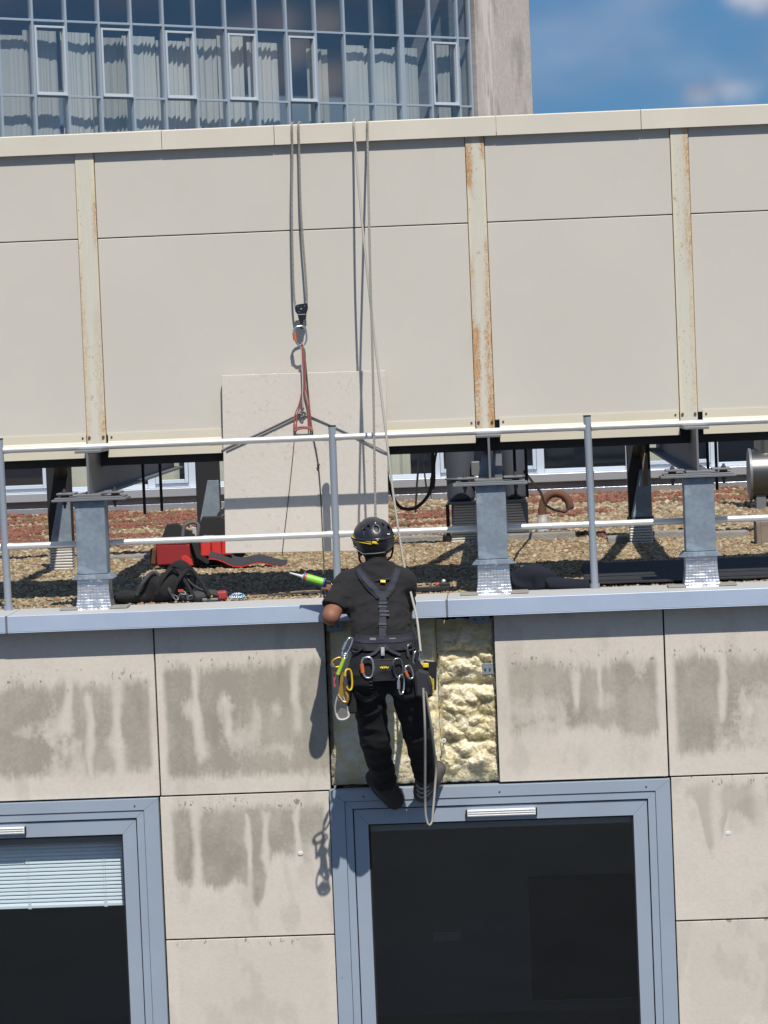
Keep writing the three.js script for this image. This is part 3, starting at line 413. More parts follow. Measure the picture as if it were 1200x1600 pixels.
// ---------- guard rail ----------
{
  const t = thing('guard_rail', 'tubular metal guard rail with two bars standing along the parapet', 'railing');
  const xs = [[-2.122, -2.113], [-0.267, -0.272], [1.144, 1.153], [2.6, 2.6]];
  for (const [xt, xb] of xs) { const p = mesh('post', rod([xb, -0.02, -0.36], [xt, 0.95, -0.36], 0.021, 20), mats.railPost, t); mesh('post_cap', rod([xt, 0.9505, -0.36], [xt, 0.958, -0.36], 0.022, 20), mats.black, p); mesh('base_socket', rod([xb, -0.02, -0.36], [xb, 0.025, -0.36], 0.027, 20), mats.railPost, p); }
  for (const [y, n] of [[0.891, 'top_rail'], [0.354, 'mid_rail']]) { const sp = [[-3.4, -2.144], [-2.096, -0.292], [-0.246, 1.126], [1.172, 2.58]]; for (const [a, b] of sp) { const r = mesh(n, rod([a - 0.004, y, -0.36], [b + 0.004, y, -0.36], 0.0178, 18), mats.alu, t); for (const x of [a + 0.01, b - 0.01]) mesh('coupler', rod([x - 0.016, y, -0.36], [x + 0.016, y, -0.36], 0.0198, 18), mats.alu, r); } }
  for (const [x, y] of [[-0.98, 0.354], [0.05, 0.891], [-0.92, 0.891], [0.96, 0.354]]) mesh('sleeve_joint', rod([x - 0.03, y, -0.36], [x + 0.03, y, -0.36], 0.0195, 18), mats.alu, t);
}

const curtainMat = M(lin(0.55, 0.52, 0.42), 0.95);
// ---------- low block at the far edge of the roof ----------
{
  const t = thing('rooftop_block', 'low rooftop block with a row of pale framed windows under the wall', 'building', [0, 0, -12]);
  const wm = M(lin(1, 1, 1), 0.85, { map: rep(softMottle([0.20, 0.20, 0.215], 0.12, 8, 101), 0.8) }), fm = M(lin(0.50, 0.57, 0.66), 0.5), sil = M(lin(0.66, 0.67, 0.68), 0.33, { metalness: 0.7 });
  mesh('wall', [box(-8, 8, -0.03, 0.135, -0.4, 0, 0), box(-8, 8, 1.5, 2.4, -0.4, 0, 0), box(-8, 8, 0.135, 1.5, -1.6, -1.5, 0), box(-8, -7.7, 0.135, 1.5, -1.5, 0, 0), box(7.7, 8, 0.135, 1.5, -1.5, 0, 0), box(-8, 8, 2.3, 2.4, -1.6, -0.41, 0)], wm, t);
  const R = rng(7);
  for (let k = 0; k < 10; k++) { mesh('flashing', box(-7.5 + k * 1.5, -6.01 + k * 1.5, 0.0, 0.072, 0.002, 0.02 + 0.004 * (k % 2), 0.003), foilMat, t); mesh('sill', box(-7.5 + k * 1.5, -6.006 + k * 1.5, 0.136, 0.215, -0.02, 0.06, 0.006), sil, t); }
  const fx = [-7.4, -6.2, -5.1, -4.2, -3.56, -2.62, -2.24, -1.55, -0.75, 0.02, 0.98, 1.80, 2.58, 3.4, 4.3, 5.4, 6.6, 7.5];
  for (let i = 0; i + 1 < fx.length; i++) {
    const a = fx[i], b = fx[i + 1], w = mesh('window_frame', [box(a, a + 0.07, 0.2155, 1.499, -0.09, 0.0, 0.004), box(a + 0.071, b - 0.001, 0.2155, 0.255, -0.09, -0.012, 0.004), box(a + 0.071, b - 0.001, 1.44, 1.499, -0.09, -0.01, 0.004)], fm, t);
    const sash = i % 2; if (sash) mesh('sash', [box(a + 0.073, a + 0.105, 0.257, 1.43, -0.08, 0.012, 0.003), box(b - 0.035, b - 0.003, 0.257, 1.43, -0.08, 0.012, 0.003), box(a + 0.106, b - 0.036, 0.257, 0.29, -0.08, 0.011, 0.003)], fm, w);
    const p = mesh('pane', new THREE.PlaneGeometry(b - a - 0.072, 1.18).translate((a + b) / 2 + 0.035, 0.848, -0.045), mats.glass, w);
    if ([2, 4, 5, 6, 8, 11].includes(i)) { const c = curtain(a + 0.08, mix(a, b, 0.45 + 0.5 * R()), 0.22, 1.45, -0.28, 0.02, 1.1 / (4 + R() * 4), M(lin(0.55, 0.52, 0.42), 0.95)); mesh('curtain', c, curtainMat, t); }
  }
}
function curtain(x0, x1, y0, y1, z, amp, pitch, _m, seed = 1) { const n = Math.max(12, Math.round((x1 - x0) / pitch * 10)), ny = 8, p = [], id = []; for (let j = 0; j <= ny; j++) for (let i = 0; i <= n; i++) { const x = mix(x0, x1, i / n), y = mix(y0, y1, j / ny); p.push(x, y, z + amp * (Math.sin(x / pitch * 6.283 + 2.6 * Math.sin(x * 4.7 + seed) + 1.7 * Math.sin(x * 9.1 + 2 * seed)) * (0.6 + 0.4 * Math.sin(x * 3.1 + seed * 1.7)) + 0.5 * Math.sin(x * 5.3 + seed + j * 0.12))); } for (let j = 0; j < ny; j++) for (let i = 0; i < n; i++) { const A = j * (n + 1) + i; id.push(A, A + 1, A + n + 2, A, A + n + 2, A + n + 1); } const g = new THREE.BufferGeometry(); g.setAttribute('position', new THREE.Float32BufferAttribute(p, 3)); g.setAttribute('uv', new THREE.Float32BufferAttribute(new Float32Array(p.length / 3 * 2), 2)); g.setIndex(id); g.computeVertexNormals(); return g; }

// ---------- glass tower behind ----------
{
  const t = thing('glass_tower', 'curtain walled office tower with curtained windows and a concrete end wall', 'building');
  t.position.set(-13.26, 0, -72.91); t.rotation.y = Math.atan2(0.65179682, 0.75839363);   // local x runs along the facade
  const fm = M(lin(0.36, 0.43, 0.50), 0.45, { metalness: 0.2 }), light = M(lin(0.47, 0.52, 0.57), 0.5), tg = P(lin(0.76, 0.84, 0.93), 0.015, { transmission: 1, thickness: 0, ior: 2.33 });
  const mx = [-3.4, -2.26, -1.12, 0.02, 1.16, 2.30, 3.44, 4.58, 5.72, 6.86, 8.0, 9.14, 10.28, 11.40, 12.52, 13.64, 14.80, 15.96, 17.10, 17.62];
  const ty = [4.33, 5.76, 7.93, 9.36, 11.53, 12.96, 15.13, 16.56];
  const R = rng(31);
  const mull = (x) => mesh('mullion', box(x - (Math.abs(x - 14.80) < 0.01 ? 0.09 : 0.036), x + (Math.abs(x - 14.80) < 0.01 ? 0.09 : 0.036), ty[0], 16.6, -0.10, 0.07, 0.01), fm, t);
  mx.forEach(mull);
  for (const y of ty) mesh('transom', box(mx[0], 17.62, y - 0.032, y + 0.032, -0.09, 0.045, 0.008), fm, t);
  const cm = [M(lin(0.66, 0.60, 0.49), 0.95), M(lin(0.58, 0.52, 0.42), 0.95), M(lin(0.50, 0.44, 0.34), 0.95)];
  for (let i = 0; i + 1 < mx.length; i++) for (let j = 0; j + 1 < ty.length; j++) {
    const a = mx[i], b = mx[i + 1], y0 = ty[j], y1 = ty[j + 1], tilt = (R() - 0.5) * 0.012, tall = y1 - y0 > 2;
    const p = mesh('pane', new THREE.PlaneGeometry(b - a - 0.09, y1 - y0 - 0.08), tg, t); p.position.set((a + b) / 2, (y0 + y1) / 2, -0.02); p.rotation.set(tilt, (R() - 0.5) * 0.012, 0);
    const open = tall && (i < 14 ? i % 2 === 0 && i > 2 : i === 17);
    if (open) { const f = 0.065; mesh('casement', [box(a + 0.05, a + 0.05 + f, y0 + 0.05, y1 - 0.15, -0.06, 0.09, 0.01), box(b - 0.05 - f, b - 0.05, y0 + 0.05, y1 - 0.15, -0.06, 0.09, 0.01), box(a + 0.05 + f, b - 0.05 - f, y0 + 0.05, y0 + 0.05 + f, -0.06, 0.088, 0.01), box(a + 0.05 + f, b - 0.05 - f, y1 - 0.15 - f, y1 - 0.15, -0.06, 0.088, 0.01), box(a + 0.05, b - 0.05, y0 + 0.015, y0 + 0.05, -0.02, 0.13, 0.006)], light, t); }
    if (j >= 2 && j <= 4 && tall) { const dens = [1, 1, 1, 1, 1, 0.92, 1, 1, 0.95, 1, 0.85, 1, 0.0, 0.75, 0.7, 1, 0.9, 0.4, 0.8][i]; if (dens > 0) { const w = b - a, top = y1 - 0.12, s = R() < 0.5; const x0 = dens >= 1 ? a : s ? a : b - w * dens, x1 = dens >= 1 ? b : s ? a + w * dens : b; mesh('curtain', curtain(x0, x1, y0 - 1.40, top - 0.35 * R(), -0.45, 0.045, 0.15 + 0.16 * R(), null, i * 1.9 + j), cm[Math.floor(R() * 3)], t); } }
  }
  for (const y of [4.33, 7.93, 11.53 + 3.6]) mesh('floor_slab', box(-3.4, 17.6, y + 0.02, y + 0.3, -7, -0.75, 0), M(lin(0.16, 0.16, 0.16), 0.9), t);
  mesh('back_wall', box(-3.4, 17.6, 4.3, 16.7, -4.3, -4, 0), M(lin(0.26, 0.29, 0.32), 0.9), t);
  mesh('side_wall', box(-3.7, -3.45, -18, 16.7, -7.3, 0.05, 0), wallTex(), t);
  mesh('base', box(-3.44, 17.66, -18, 4.28, -7, 0, 0), M(lin(0.22, 0.24, 0.26), 0.7), t);
  mesh('concrete_end_wall', faceBox(17.68, 20.02, -18, 17.2, -7.3, 0.25, 0.03), wallTex(), t);
  mesh('roof_edge', box(-3.44, 17.66, 16.61, 17.2, -7.3, 0.08, 0.02), wallTex(), t);
  function wallTex() { return wallTex.m ??= M(lin(1, 1, 1), 0.95, { map: colourTex(512, 1024, (u, v) => { const n = fbm(u * 50, v * 500, 3, 4), m = fbm(u * 7, v * 60, 7, 4), st = sst(0.5, 0.75, fbm(u * 9, v * 22, 13, 4)), pale = (1 - sst(0.04, 0.16, Math.abs(u - 0.22 - 0.06 * (fbm(v * 30, 2, 5, 2) - 0.5)))) * sst(0.4, 0.6, fbm(u * 24, v * 40, 19, 3)); let k = 0.80 + 0.28 * n + 0.12 * (m - 0.5) - 0.24 * st; k = mix(k, 1.35, pale * 0.6); return [0.47 * k, 0.425 * k, 0.385 * k]; }, false), bumpMap: rep(grainBump, 3), bumpScale: 0.01 }); }
}

// ---------- the hanging panel and its hoist ----------
const ropeTex = colourTex(64, 64, (u, v) => { const s = ((u * 2 + v * 3) % 1 + 1) % 1, a = sst(0.3, 0.5, Math.abs(s - 0.5) * 2), f = hash2(Math.floor(u * 8), Math.floor(v * 16), 4) > 0.72 ? 0.35 : 1; return [mix(0.14, 0.42, a) * f, mix(0.135, 0.40, a) * f, mix(0.12, 0.35, a) * f]; });
const paleRopeTex = colourTex(64, 64, (u, v) => { const s = ((u * 2 + v * 3) % 1 + 1) % 1, a = sst(0.2, 0.5, Math.abs(s - 0.5) * 2); return [mix(0.20, 0.42, a), mix(0.195, 0.40, a), mix(0.17, 0.345, a)]; });
const ropeMat = M(lin(1, 1, 1), 0.9, { map: ropeTex, bumpMap: ropeTex, bumpScale: 0.001 }), paleRope = M(lin(1, 1, 1), 0.9, { map: paleRopeTex, bumpMap: paleRopeTex, bumpScale: 0.001 });
const redCord = M(lin(0.31, 0.10, 0.09), 0.85), greyCord = M(lin(0.24, 0.23, 0.22), 0.85), darkCord = M(lin(0.06, 0.055, 0.05), 0.85), paleCord = M(lin(0.5, 0.46, 0.43), 0.85);
{
  const pt = colourTex(512, 512, (u, v) => { const n = fbm(u * 60, v * 60, 5, 3), m = fbm(u * 4, v * 4, 9, 3), s = sst(0.79, 0.83, vnoise(u * 75, v * 75, 3)) * sst(0.45, 0.6, vnoise(u * 12, v * 12, 8)), k = 0.97 + 0.06 * (n - 0.5) + 0.05 * (m - 0.5) - 0.10 * s; return [0.59 * k, 0.545 * k, 0.485 * k]; }, false);
  const g = prism([[-0.910, 0.256], [0.012, 0.238], [0.035, 1.250], [-0.889, 1.258]], -0.630, -0.602, 0.002), p = g.attributes.position, uv = g.attributes.uv; for (let i = 0; i < p.count; i++) uv.setXY(i, p.getX(i) + 0.95, p.getY(i) - 0.24);
  const t = thing('stone_panel', 'pale square cladding panel hanging from the hoist in front of the metal wall', 'panel'); mesh('slab', g, M(lin(1, 1, 1), 0.9, { map: pt, bumpMap: rep(grainBump, 2), bumpScale: 0.0008 }), t);
  const R = rng(3), chips = []; for (let k = 0; k < 16; k++) { const x = mix(-0.86, 0, R()), s = 0.003 + 0.005 * R(); const c = new THREE.TetrahedronGeometry(s); c.rotateX(R() * 6); c.rotateY(R() * 6); c.translate(x, 1.256 - 0.0086 * (x + 0.889) , -0.616 + 0.012 * (R() - 0.5)); chips.push(c); } mesh('edge_crumbs', chips, M(lin(0.6, 0.55, 0.5), 0.95), t).userData.kind = 'stuff';

  const tie = thing('tie_rope', 'grey tie rope bound round the hanging panel, peaked at the middle', 'rope');
  mesh('band', [tube([[-0.905, 0.822, -0.636], [-0.905, 0.836, -0.598], [-0.885, 0.848, -0.5965], [-0.70, 0.922, -0.596], [-0.49, 1.012, -0.594], [-0.44, 1.031, -0.588]], 0.0042, 40), tube([[-0.88, 0.832, -0.5965], [-0.70, 0.906, -0.5965], [-0.49, 0.998, -0.594], [-0.45, 1.022, -0.588]], 0.0042, 40), tube([[-0.44, 1.031, -0.588], [-0.40, 1.011, -0.594], [-0.2, 0.91, -0.5965], [0.026, 0.785, -0.5965], [0.034, 0.772, -0.61], [0.03, 0.77, -0.636]], 0.0042, 40)], greyCord, tie);
  mesh('knot', new THREE.TorusKnotGeometry(0.012, 0.0042, 40, 6, 2, 3).translate(-0.442, 1.026, -0.582), greyCord, tie);
  mesh('back_band', tube([[-0.905, 0.826, -0.634], [-0.4, 0.83, -0.636], [0.03, 0.776, -0.634]], 0.0042, 10), greyCord, tie);

  const sl = thing('red_sling', 'red cord sling looped from the carabiner to the hanging panel', 'sling');
  const zc = -0.575, S = (pts, r = 0.0036) => tube(pts, r, 50, 7);
  mesh('strand', S([[-0.432, 1.418, zc], [-0.430, 1.30, zc], [-0.434, 1.19, zc - 0.004], [-0.458, 1.08, zc - 0.004], [-0.484, 1.02, zc], [-0.490, 0.960, zc], [-0.488, 0.936, zc]]), redCord, sl);
  mesh('strand', S([[-0.428, 1.418, zc + 0.004], [-0.424, 1.30, zc + 0.005], [-0.432, 1.18, zc + 0.004], [-0.446, 1.08, zc + 0.004], [-0.472, 1.02, zc + 0.006], [-0.478, 0.945, zc + 0.005]]), redCord, sl);
  mesh('strand', S([[-0.425, 1.418, zc], [-0.415, 1.28, zc], [-0.418, 1.18, zc], [-0.402, 1.07, zc], [-0.398, 1.02, zc], [-0.396, 0.96, zc], [-0.392, 0.934, zc]]), redCord, sl);
  mesh('strand', S([[-0.43, 1.418, zc - 0.005], [-0.421, 1.28, zc - 0.006], [-0.426, 1.16, zc - 0.005], [-0.41, 1.06, zc - 0.006], [-0.407, 0.95, zc - 0.004]]), redCord, sl);
  mesh('cross_strand', [S([[-0.492, 0.946, zc], [-0.44, 0.951, zc + 0.006], [-0.39, 0.944, zc]], 0.0052), S([[-0.49, 0.934, zc + 0.003], [-0.44, 0.943, zc + 0.008], [-0.39, 0.938, zc + 0.003]], 0.0048)], redCord, sl);
  mesh('tail_knot', [new THREE.SphereGeometry(0.010, 10, 8).translate(-0.486, 0.932, zc), new THREE.SphereGeometry(0.010, 10, 8).translate(-0.394, 0.93, zc)], redCord, sl);
  const wc = thing('white_cord', 'thin pale cord with a small buckle hanging inside the red sling', 'cord');
  mesh('cord', [S([[-0.434, 1.40, zc + 0.008], [-0.433, 1.2, zc + 0.012], [-0.437, 1.10, zc + 0.01], [-0.437, 1.06, zc + 0.006]], 0.003)], paleCord, wc); mesh('buckle', [box(-0.445, -0.430, 1.045, 1.062, zc - 0.004, zc + 0.004, 0.002), rod([-0.4375, 1.062, zc], [-0.437, 1.11, zc + 0.004], 0.004, 8)], mats.steelGrey, wc);
  const gc = thing('grey_tag_line', 'thin grey line from the carabiner down the face of the hanging panel', 'cord');
  mesh('cord', S([[-0.425, 1.40, zc - 0.01], [-0.414, 1.32, zc - 0.014], [-0.408, 1.2, zc - 0.016], [-0.400, 1.04, -0.594], [-0.391, 0.92, -0.594], [-0.366, 0.739, -0.594], [-0.358, 0.245, -0.594], [-0.357, 0.15, -0.56], [-0.372, 0.012, -0.44]], 0.0036), darkCord, gc);
  mesh('knot', new THREE.SphereGeometry(0.009, 10, 8).translate(-0.365, 0.735, -0.588), darkCord, gc);
  const gd = thing('thin_tag_line', 'second thin line slanting down the hanging panel to its lower edge', 'cord');
  mesh('cord', S([[-0.488, 0.934, zc], [-0.492, 0.90, -0.594], [-0.534, 0.602, -0.596], [-0.588, 0.252, -0.597], [-0.59, 0.235, -0.62]], 0.0026), darkCord, gd);

  // hoist: two falls of rope over the coping and a pulley
  const hr = thing('hoist_rope', 'double grey hoist rope hanging over the coping to the black pulley', 'rope');
  mesh('rope', tube([[-0.436, 2.40, -0.93], [-0.436, 2.62, -0.91], [-0.437, 2.660, -0.86], [-0.437, 2.655, -0.66], [-0.437, 2.640, -0.622], [-0.44, 2.5, -0.622], [-0.457, 2.16, -0.616], [-0.462, 1.66, -0.606], [-0.455, 1.615, -0.60]], 0.0062, 120), ropeMat, hr);
  mesh('rope', tube([[-0.399, 2.40, -0.93], [-0.399, 2.62, -0.91], [-0.40, 2.660, -0.86], [-0.40, 2.655, -0.66], [-0.40, 2.640, -0.622], [-0.402, 2.5, -0.622], [-0.406, 2.16, -0.616], [-0.393, 1.66, -0.606], [-0.40, 1.615, -0.60]], 0.0062, 120), ropeMat, hr);
  const pu = thing('pulley', 'black rescue pulley hanging on the double hoist rope', 'pulley', [-0.425, 1.60, -0.598]);
  const cheek = [[-0.036, 0.020], [-0.024, 0.036], [0.006, 0.041], [0.036, 0.042], [0.037, 0.012], [0.026, -0.018], [0.020, -0.048], [-0.016, -0.048], [-0.022, -0.018], [-0.034, 0.000]].reverse();
  for (const z of [0.010, -0.014]) mesh('cheek_plate', prism(cheek, z, z + 0.005, 0.001), M(lin(0.02, 0.022, 0.026), 0.4, { metalness: 0.3 }), pu);
  mesh('sheave', rod([0, 0.012, -0.009], [0, 0.012, 0.010], 0.026, 24), mats.steelGrey, pu); mesh('axle', rod([0, 0.012, -0.016], [0, 0.012, 0.019], 0.006, 10), mats.chrome, pu);
  mesh('rivet', [rod([-0.018, 0.026, 0.0145], [-0.018, 0.026, 0.0165], 0.003, 8), rod([0.02, 0.028, 0.0145], [0.02, 0.028, 0.0165], 0.003, 8), rod([-0.012, -0.004, 0.0145], [-0.012, -0.004, 0.0165], 0.003, 8)], mats.chrome, pu);
  mesh('trim_line', box(-0.024, 0.022, -0.0205, -0.0175, 0.0149, 0.0163, 0), mats.alu, pu); mesh('swivel', [rod([-0.002, -0.062, 0], [-0.002, -0.046, 0], 0.011, 14), rod([-0.002, -0.078, 0], [-0.002, -0.062, 0], 0.007, 12)], mats.black, pu); mesh('eye', new THREE.TorusGeometry(0.010, 0.004, 8, 18).translate(-0.002, -0.086, 0), mats.black, pu);
}
function carabiner(name, label, pos, w, h, tilt, yaw, body, gateMat, group, r = 0.0055) { // oval locking karabiner: bent bar and gate sleeve
  const t = thing(name, label, 'carabiner', pos, group), pts = []; for (let k = 0; k < 28; k++) { const a = k / 28 * Math.PI * 2, c = Math.cos(a), s = Math.sin(a); pts.push([Math.sign(c) * Math.pow(Math.abs(c), 0.75) * w / 2 * (1 + 0.12 * s), Math.sign(s) * Math.pow(Math.abs(s), 0.75) * h / 2, 0]); }
  mesh('bar', tube(pts, r, 64, 8, true), body, t); mesh('gate_sleeve', rod([-w / 2 * 0.98, -h * 0.22, 0], [-w / 2 * 1.02, h * 0.2, 0], r * 1.7, 12), gateMat, t); t.rotation.set(0, yaw, tilt); return t; }
carabiner('carabiner', 'silver carabiner with orange gate joining pulley and red sling', [-0.435, 1.462, -0.588], 0.068, 0.108, 0.06, 0.2, mats.chrome, mats.orange, 'carabiners on the ropes and harness', 0.006);

// ---------- the worker's two ropes ----------
{
  const a = thing('working_rope', 'grey working rope running from the coping to the worker\'s chest', 'rope');
  mesh('rope', tube([[-0.014, 2.40, -0.93], [-0.014, 2.62, -0.91], [-0.014, 2.660, -0.86], [-0.014, 2.655, -0.66], [-0.014, 2.636, -0.622], [-0.016, 2.55, -0.612], [-0.019, 1.883, -0.35], [-0.019, 1.179, -0.1], [-0.026, 0.55, 0.09], [-0.03, 0.2, 0.17], [-0.02, 0.0, 0.27]], 0.0065, 140), ropeMat, a);
  const b = thing('backup_rope', 'pale backup rope crossing the working rope and running past the worker\'s right side', 'rope');
  mesh('rope', tube([[-0.089, 2.40, -0.93], [-0.089, 2.62, -0.91], [-0.089, 2.660, -0.86], [-0.089, 2.657, -0.66], [-0.089, 2.638, -0.622], [-0.087, 2.54, -0.61], [-0.054, 2.028, -0.4], [-0.005, 1.42, -0.2], [0.048, 0.865, 0.02], [0.078, 0.55, 0.13], [0.126, 0.185, 0.27], [0.165, 0.03, 0.42], [0.188, -0.06, 0.56], [0.205, -0.22, 0.70]], 0.0065, 140), paleRope, b);
  const c = thing('rope_tail', 'pale loop of rope tail hanging below the worker\'s right boot', 'rope');
  mesh('rope', tube([[0.213, -0.40, 0.80], [0.214, -0.593, 0.79], [0.205, -0.8, 0.70], [0.194, -1.029, 0.60], [0.196, -1.11, 0.585], [0.209, -1.150, 0.58], [0.224, -1.135, 0.575], [0.232, -1.08, 0.57], [0.250, -0.93, 0.55], [0.257, -0.85, 0.56], [0.245, -0.62, 0.70], [0.225, -0.42, 0.78]], 0.0062, 120), paleRope, c);
}

// ---------- things lying about on the roof ----------
function crumple(g, amp, f, seed) { const p = g.attributes.position; for (let i = 0; i < p.count; i++) { const x = p.getX(i), y = p.getY(i), z = p.getZ(i); p.setXYZ(i, x + amp * noise3(x * f + seed, y * f, z * f), y + amp * noise3(y * f, z * f + seed, x * f), z + amp * noise3(z * f, x * f, y * f + seed)); } g.computeVertexNormals(); return g; }
{
  const t = thing('tool_bag', 'open red and black tool bag with an unrolled flap on the gravel', 'bag', [-1.36, 0, -3.30]); t.scale.set(1.12, 1, 1);
  const red = M(lin(0.55, 0.028, 0.024), 0.75), dred = M(lin(0.26, 0.016, 0.02), 0.8), bk = M(lin(0.02, 0.019, 0.02), 0.85), gy = M(lin(0.10, 0.10, 0.11), 0.85);
  const body = new RoundedBoxGeometry(0.44, 0.19, 0.26, 4, 0.035); body.translate(0, 0.115, -0.13); mesh('body', crumple(body, 0.008, 9, 3), bk, t);
  const fp = new RoundedBoxGeometry(0.20, 0.135, 0.03, 3, 0.012); fp.translate(-0.115, 0.105, 0.012); mesh('front_pocket', crumple(fp, 0.005, 14, 8), dred, t);
  mesh('pocket_flap', crumple(new RoundedBoxGeometry(0.18, 0.05, 0.025, 3, 0.01).translate(-0.12, 0.19, 0.016), 0.004, 14, 2), dred, t);
  mesh('corner_patch', prism([[-0.065, 0.03], [0.0, 0.03], [-0.01, 0.07], [-0.045, 0.10], [-0.07, 0.085]], 0.024, 0.034, 0.003), red, t);
  for (let k = 0; k < 3; k++) mesh('side_pocket', crumple(new RoundedBoxGeometry(0.06, 0.12, 0.045, 3, 0.012).translate(0.075 + k * 0.062, 0.145, 0.022), 0.004, 16, k), red, t);
  mesh('strap', crumple(prism([[-0.02, 0.235], [0.015, 0.235], [0.05, 0.1], [0.115, 0.045], [0.08, 0.035], [0.02, 0.08]].reverse(), 0.028, 0.044, 0.003), 0.003, 12, 4), bk, t);
  mesh('lid', crumple(prism([[-0.21, 0.18], [0.22, 0.18], [0.20, 0.30], [0.16, 0.335], [0.05, 0.33], [0.0, 0.24], [-0.05, 0.26], [-0.1, 0.30], [-0.16, 0.295]], -0.20, -0.17, 0.008), 0.008, 9, 6), bk, t);
  mesh('handle', tube([[-0.06, 0.22, -0.02], [-0.045, 0.285, -0.03], [0.0, 0.305, -0.04], [0.03, 0.29, -0.04], [0.025, 0.22, -0.03]], 0.011, 24), gy, t);
  mesh('steel_rule', box(0.0, 0.022, 0.21, 0.275, -0.015, -0.01, 0.001), mats.alu, t); mesh('side_pouch', crumple(new RoundedBoxGeometry(0.05, 0.11, 0.12, 3, 0.015).translate(-0.235, 0.09, -0.1), 0.005, 12, 7), M(lin(0.10, 0.045, 0.02), 0.85), t);
  mesh('handle_end', rod([0.075, 0.205, 0.03], [0.078, 0.225, 0.028], 0.008, 10), M(lin(0.02, 0.16, 0.42), 0.5), t);
  // flap rolled out to the right
  const fl = (o, w, y, m, n) => { const p = [], id = [], N = 26; for (let i = 0; i <= N; i++) { const u = i / N; for (const [s, e] of [[0, 0], [1, 0], [1, 1], [0, 1]]) p.push(0.10 + u * 0.44, y + 0.045 * Math.exp(-u * 3) + 0.018 * (1 + Math.sin(u * 11 + o)) * (1 - 0.4 * u) + (e ? 0.006 : 0) + (s ? 0 : 0.055 * (1 - 0.55 * u)), 0.06 - u * 0.06 + (s ? w : -w)); } for (let i = 0; i < N; i++) for (let k = 0; k < 4; k++) { const a = i * 4 + k, b = i * 4 + (k + 1) % 4; id.push(a, a + 4, b, b, a + 4, b + 4); } const g = new THREE.BufferGeometry(); g.setAttribute('position', new THREE.Float32BufferAttribute(p, 3)); g.setIndex(id); const q = g.toNonIndexed(); q.computeVertexNormals(); mesh(n, q, m, t); };
  fl(0.6, 0.085, 0.004, M(lin(0.035, 0.035, 0.04), 0.9), 'tool_roll'); fl(0.6, 0.088, -0.002, red, 'roll_edge');
  const t2 = thing('black_holdall', 'small round black holdall standing behind the red tool bag', 'bag', [-1.19, 0, -4.35]); mesh('body', crumple(new THREE.SphereGeometry(0.15, 24, 16).scale(0.8, 1.25, 0.8).translate(0, 0.18, 0), 0.02, 8, 1), mats.blackCloth, t2); mesh('zip', tube([[-0.1, 0.27, 0.09], [-0.03, 0.31, 0.11], [0.06, 0.30, 0.10]], 0.006), mats.steelGrey, t2);
}
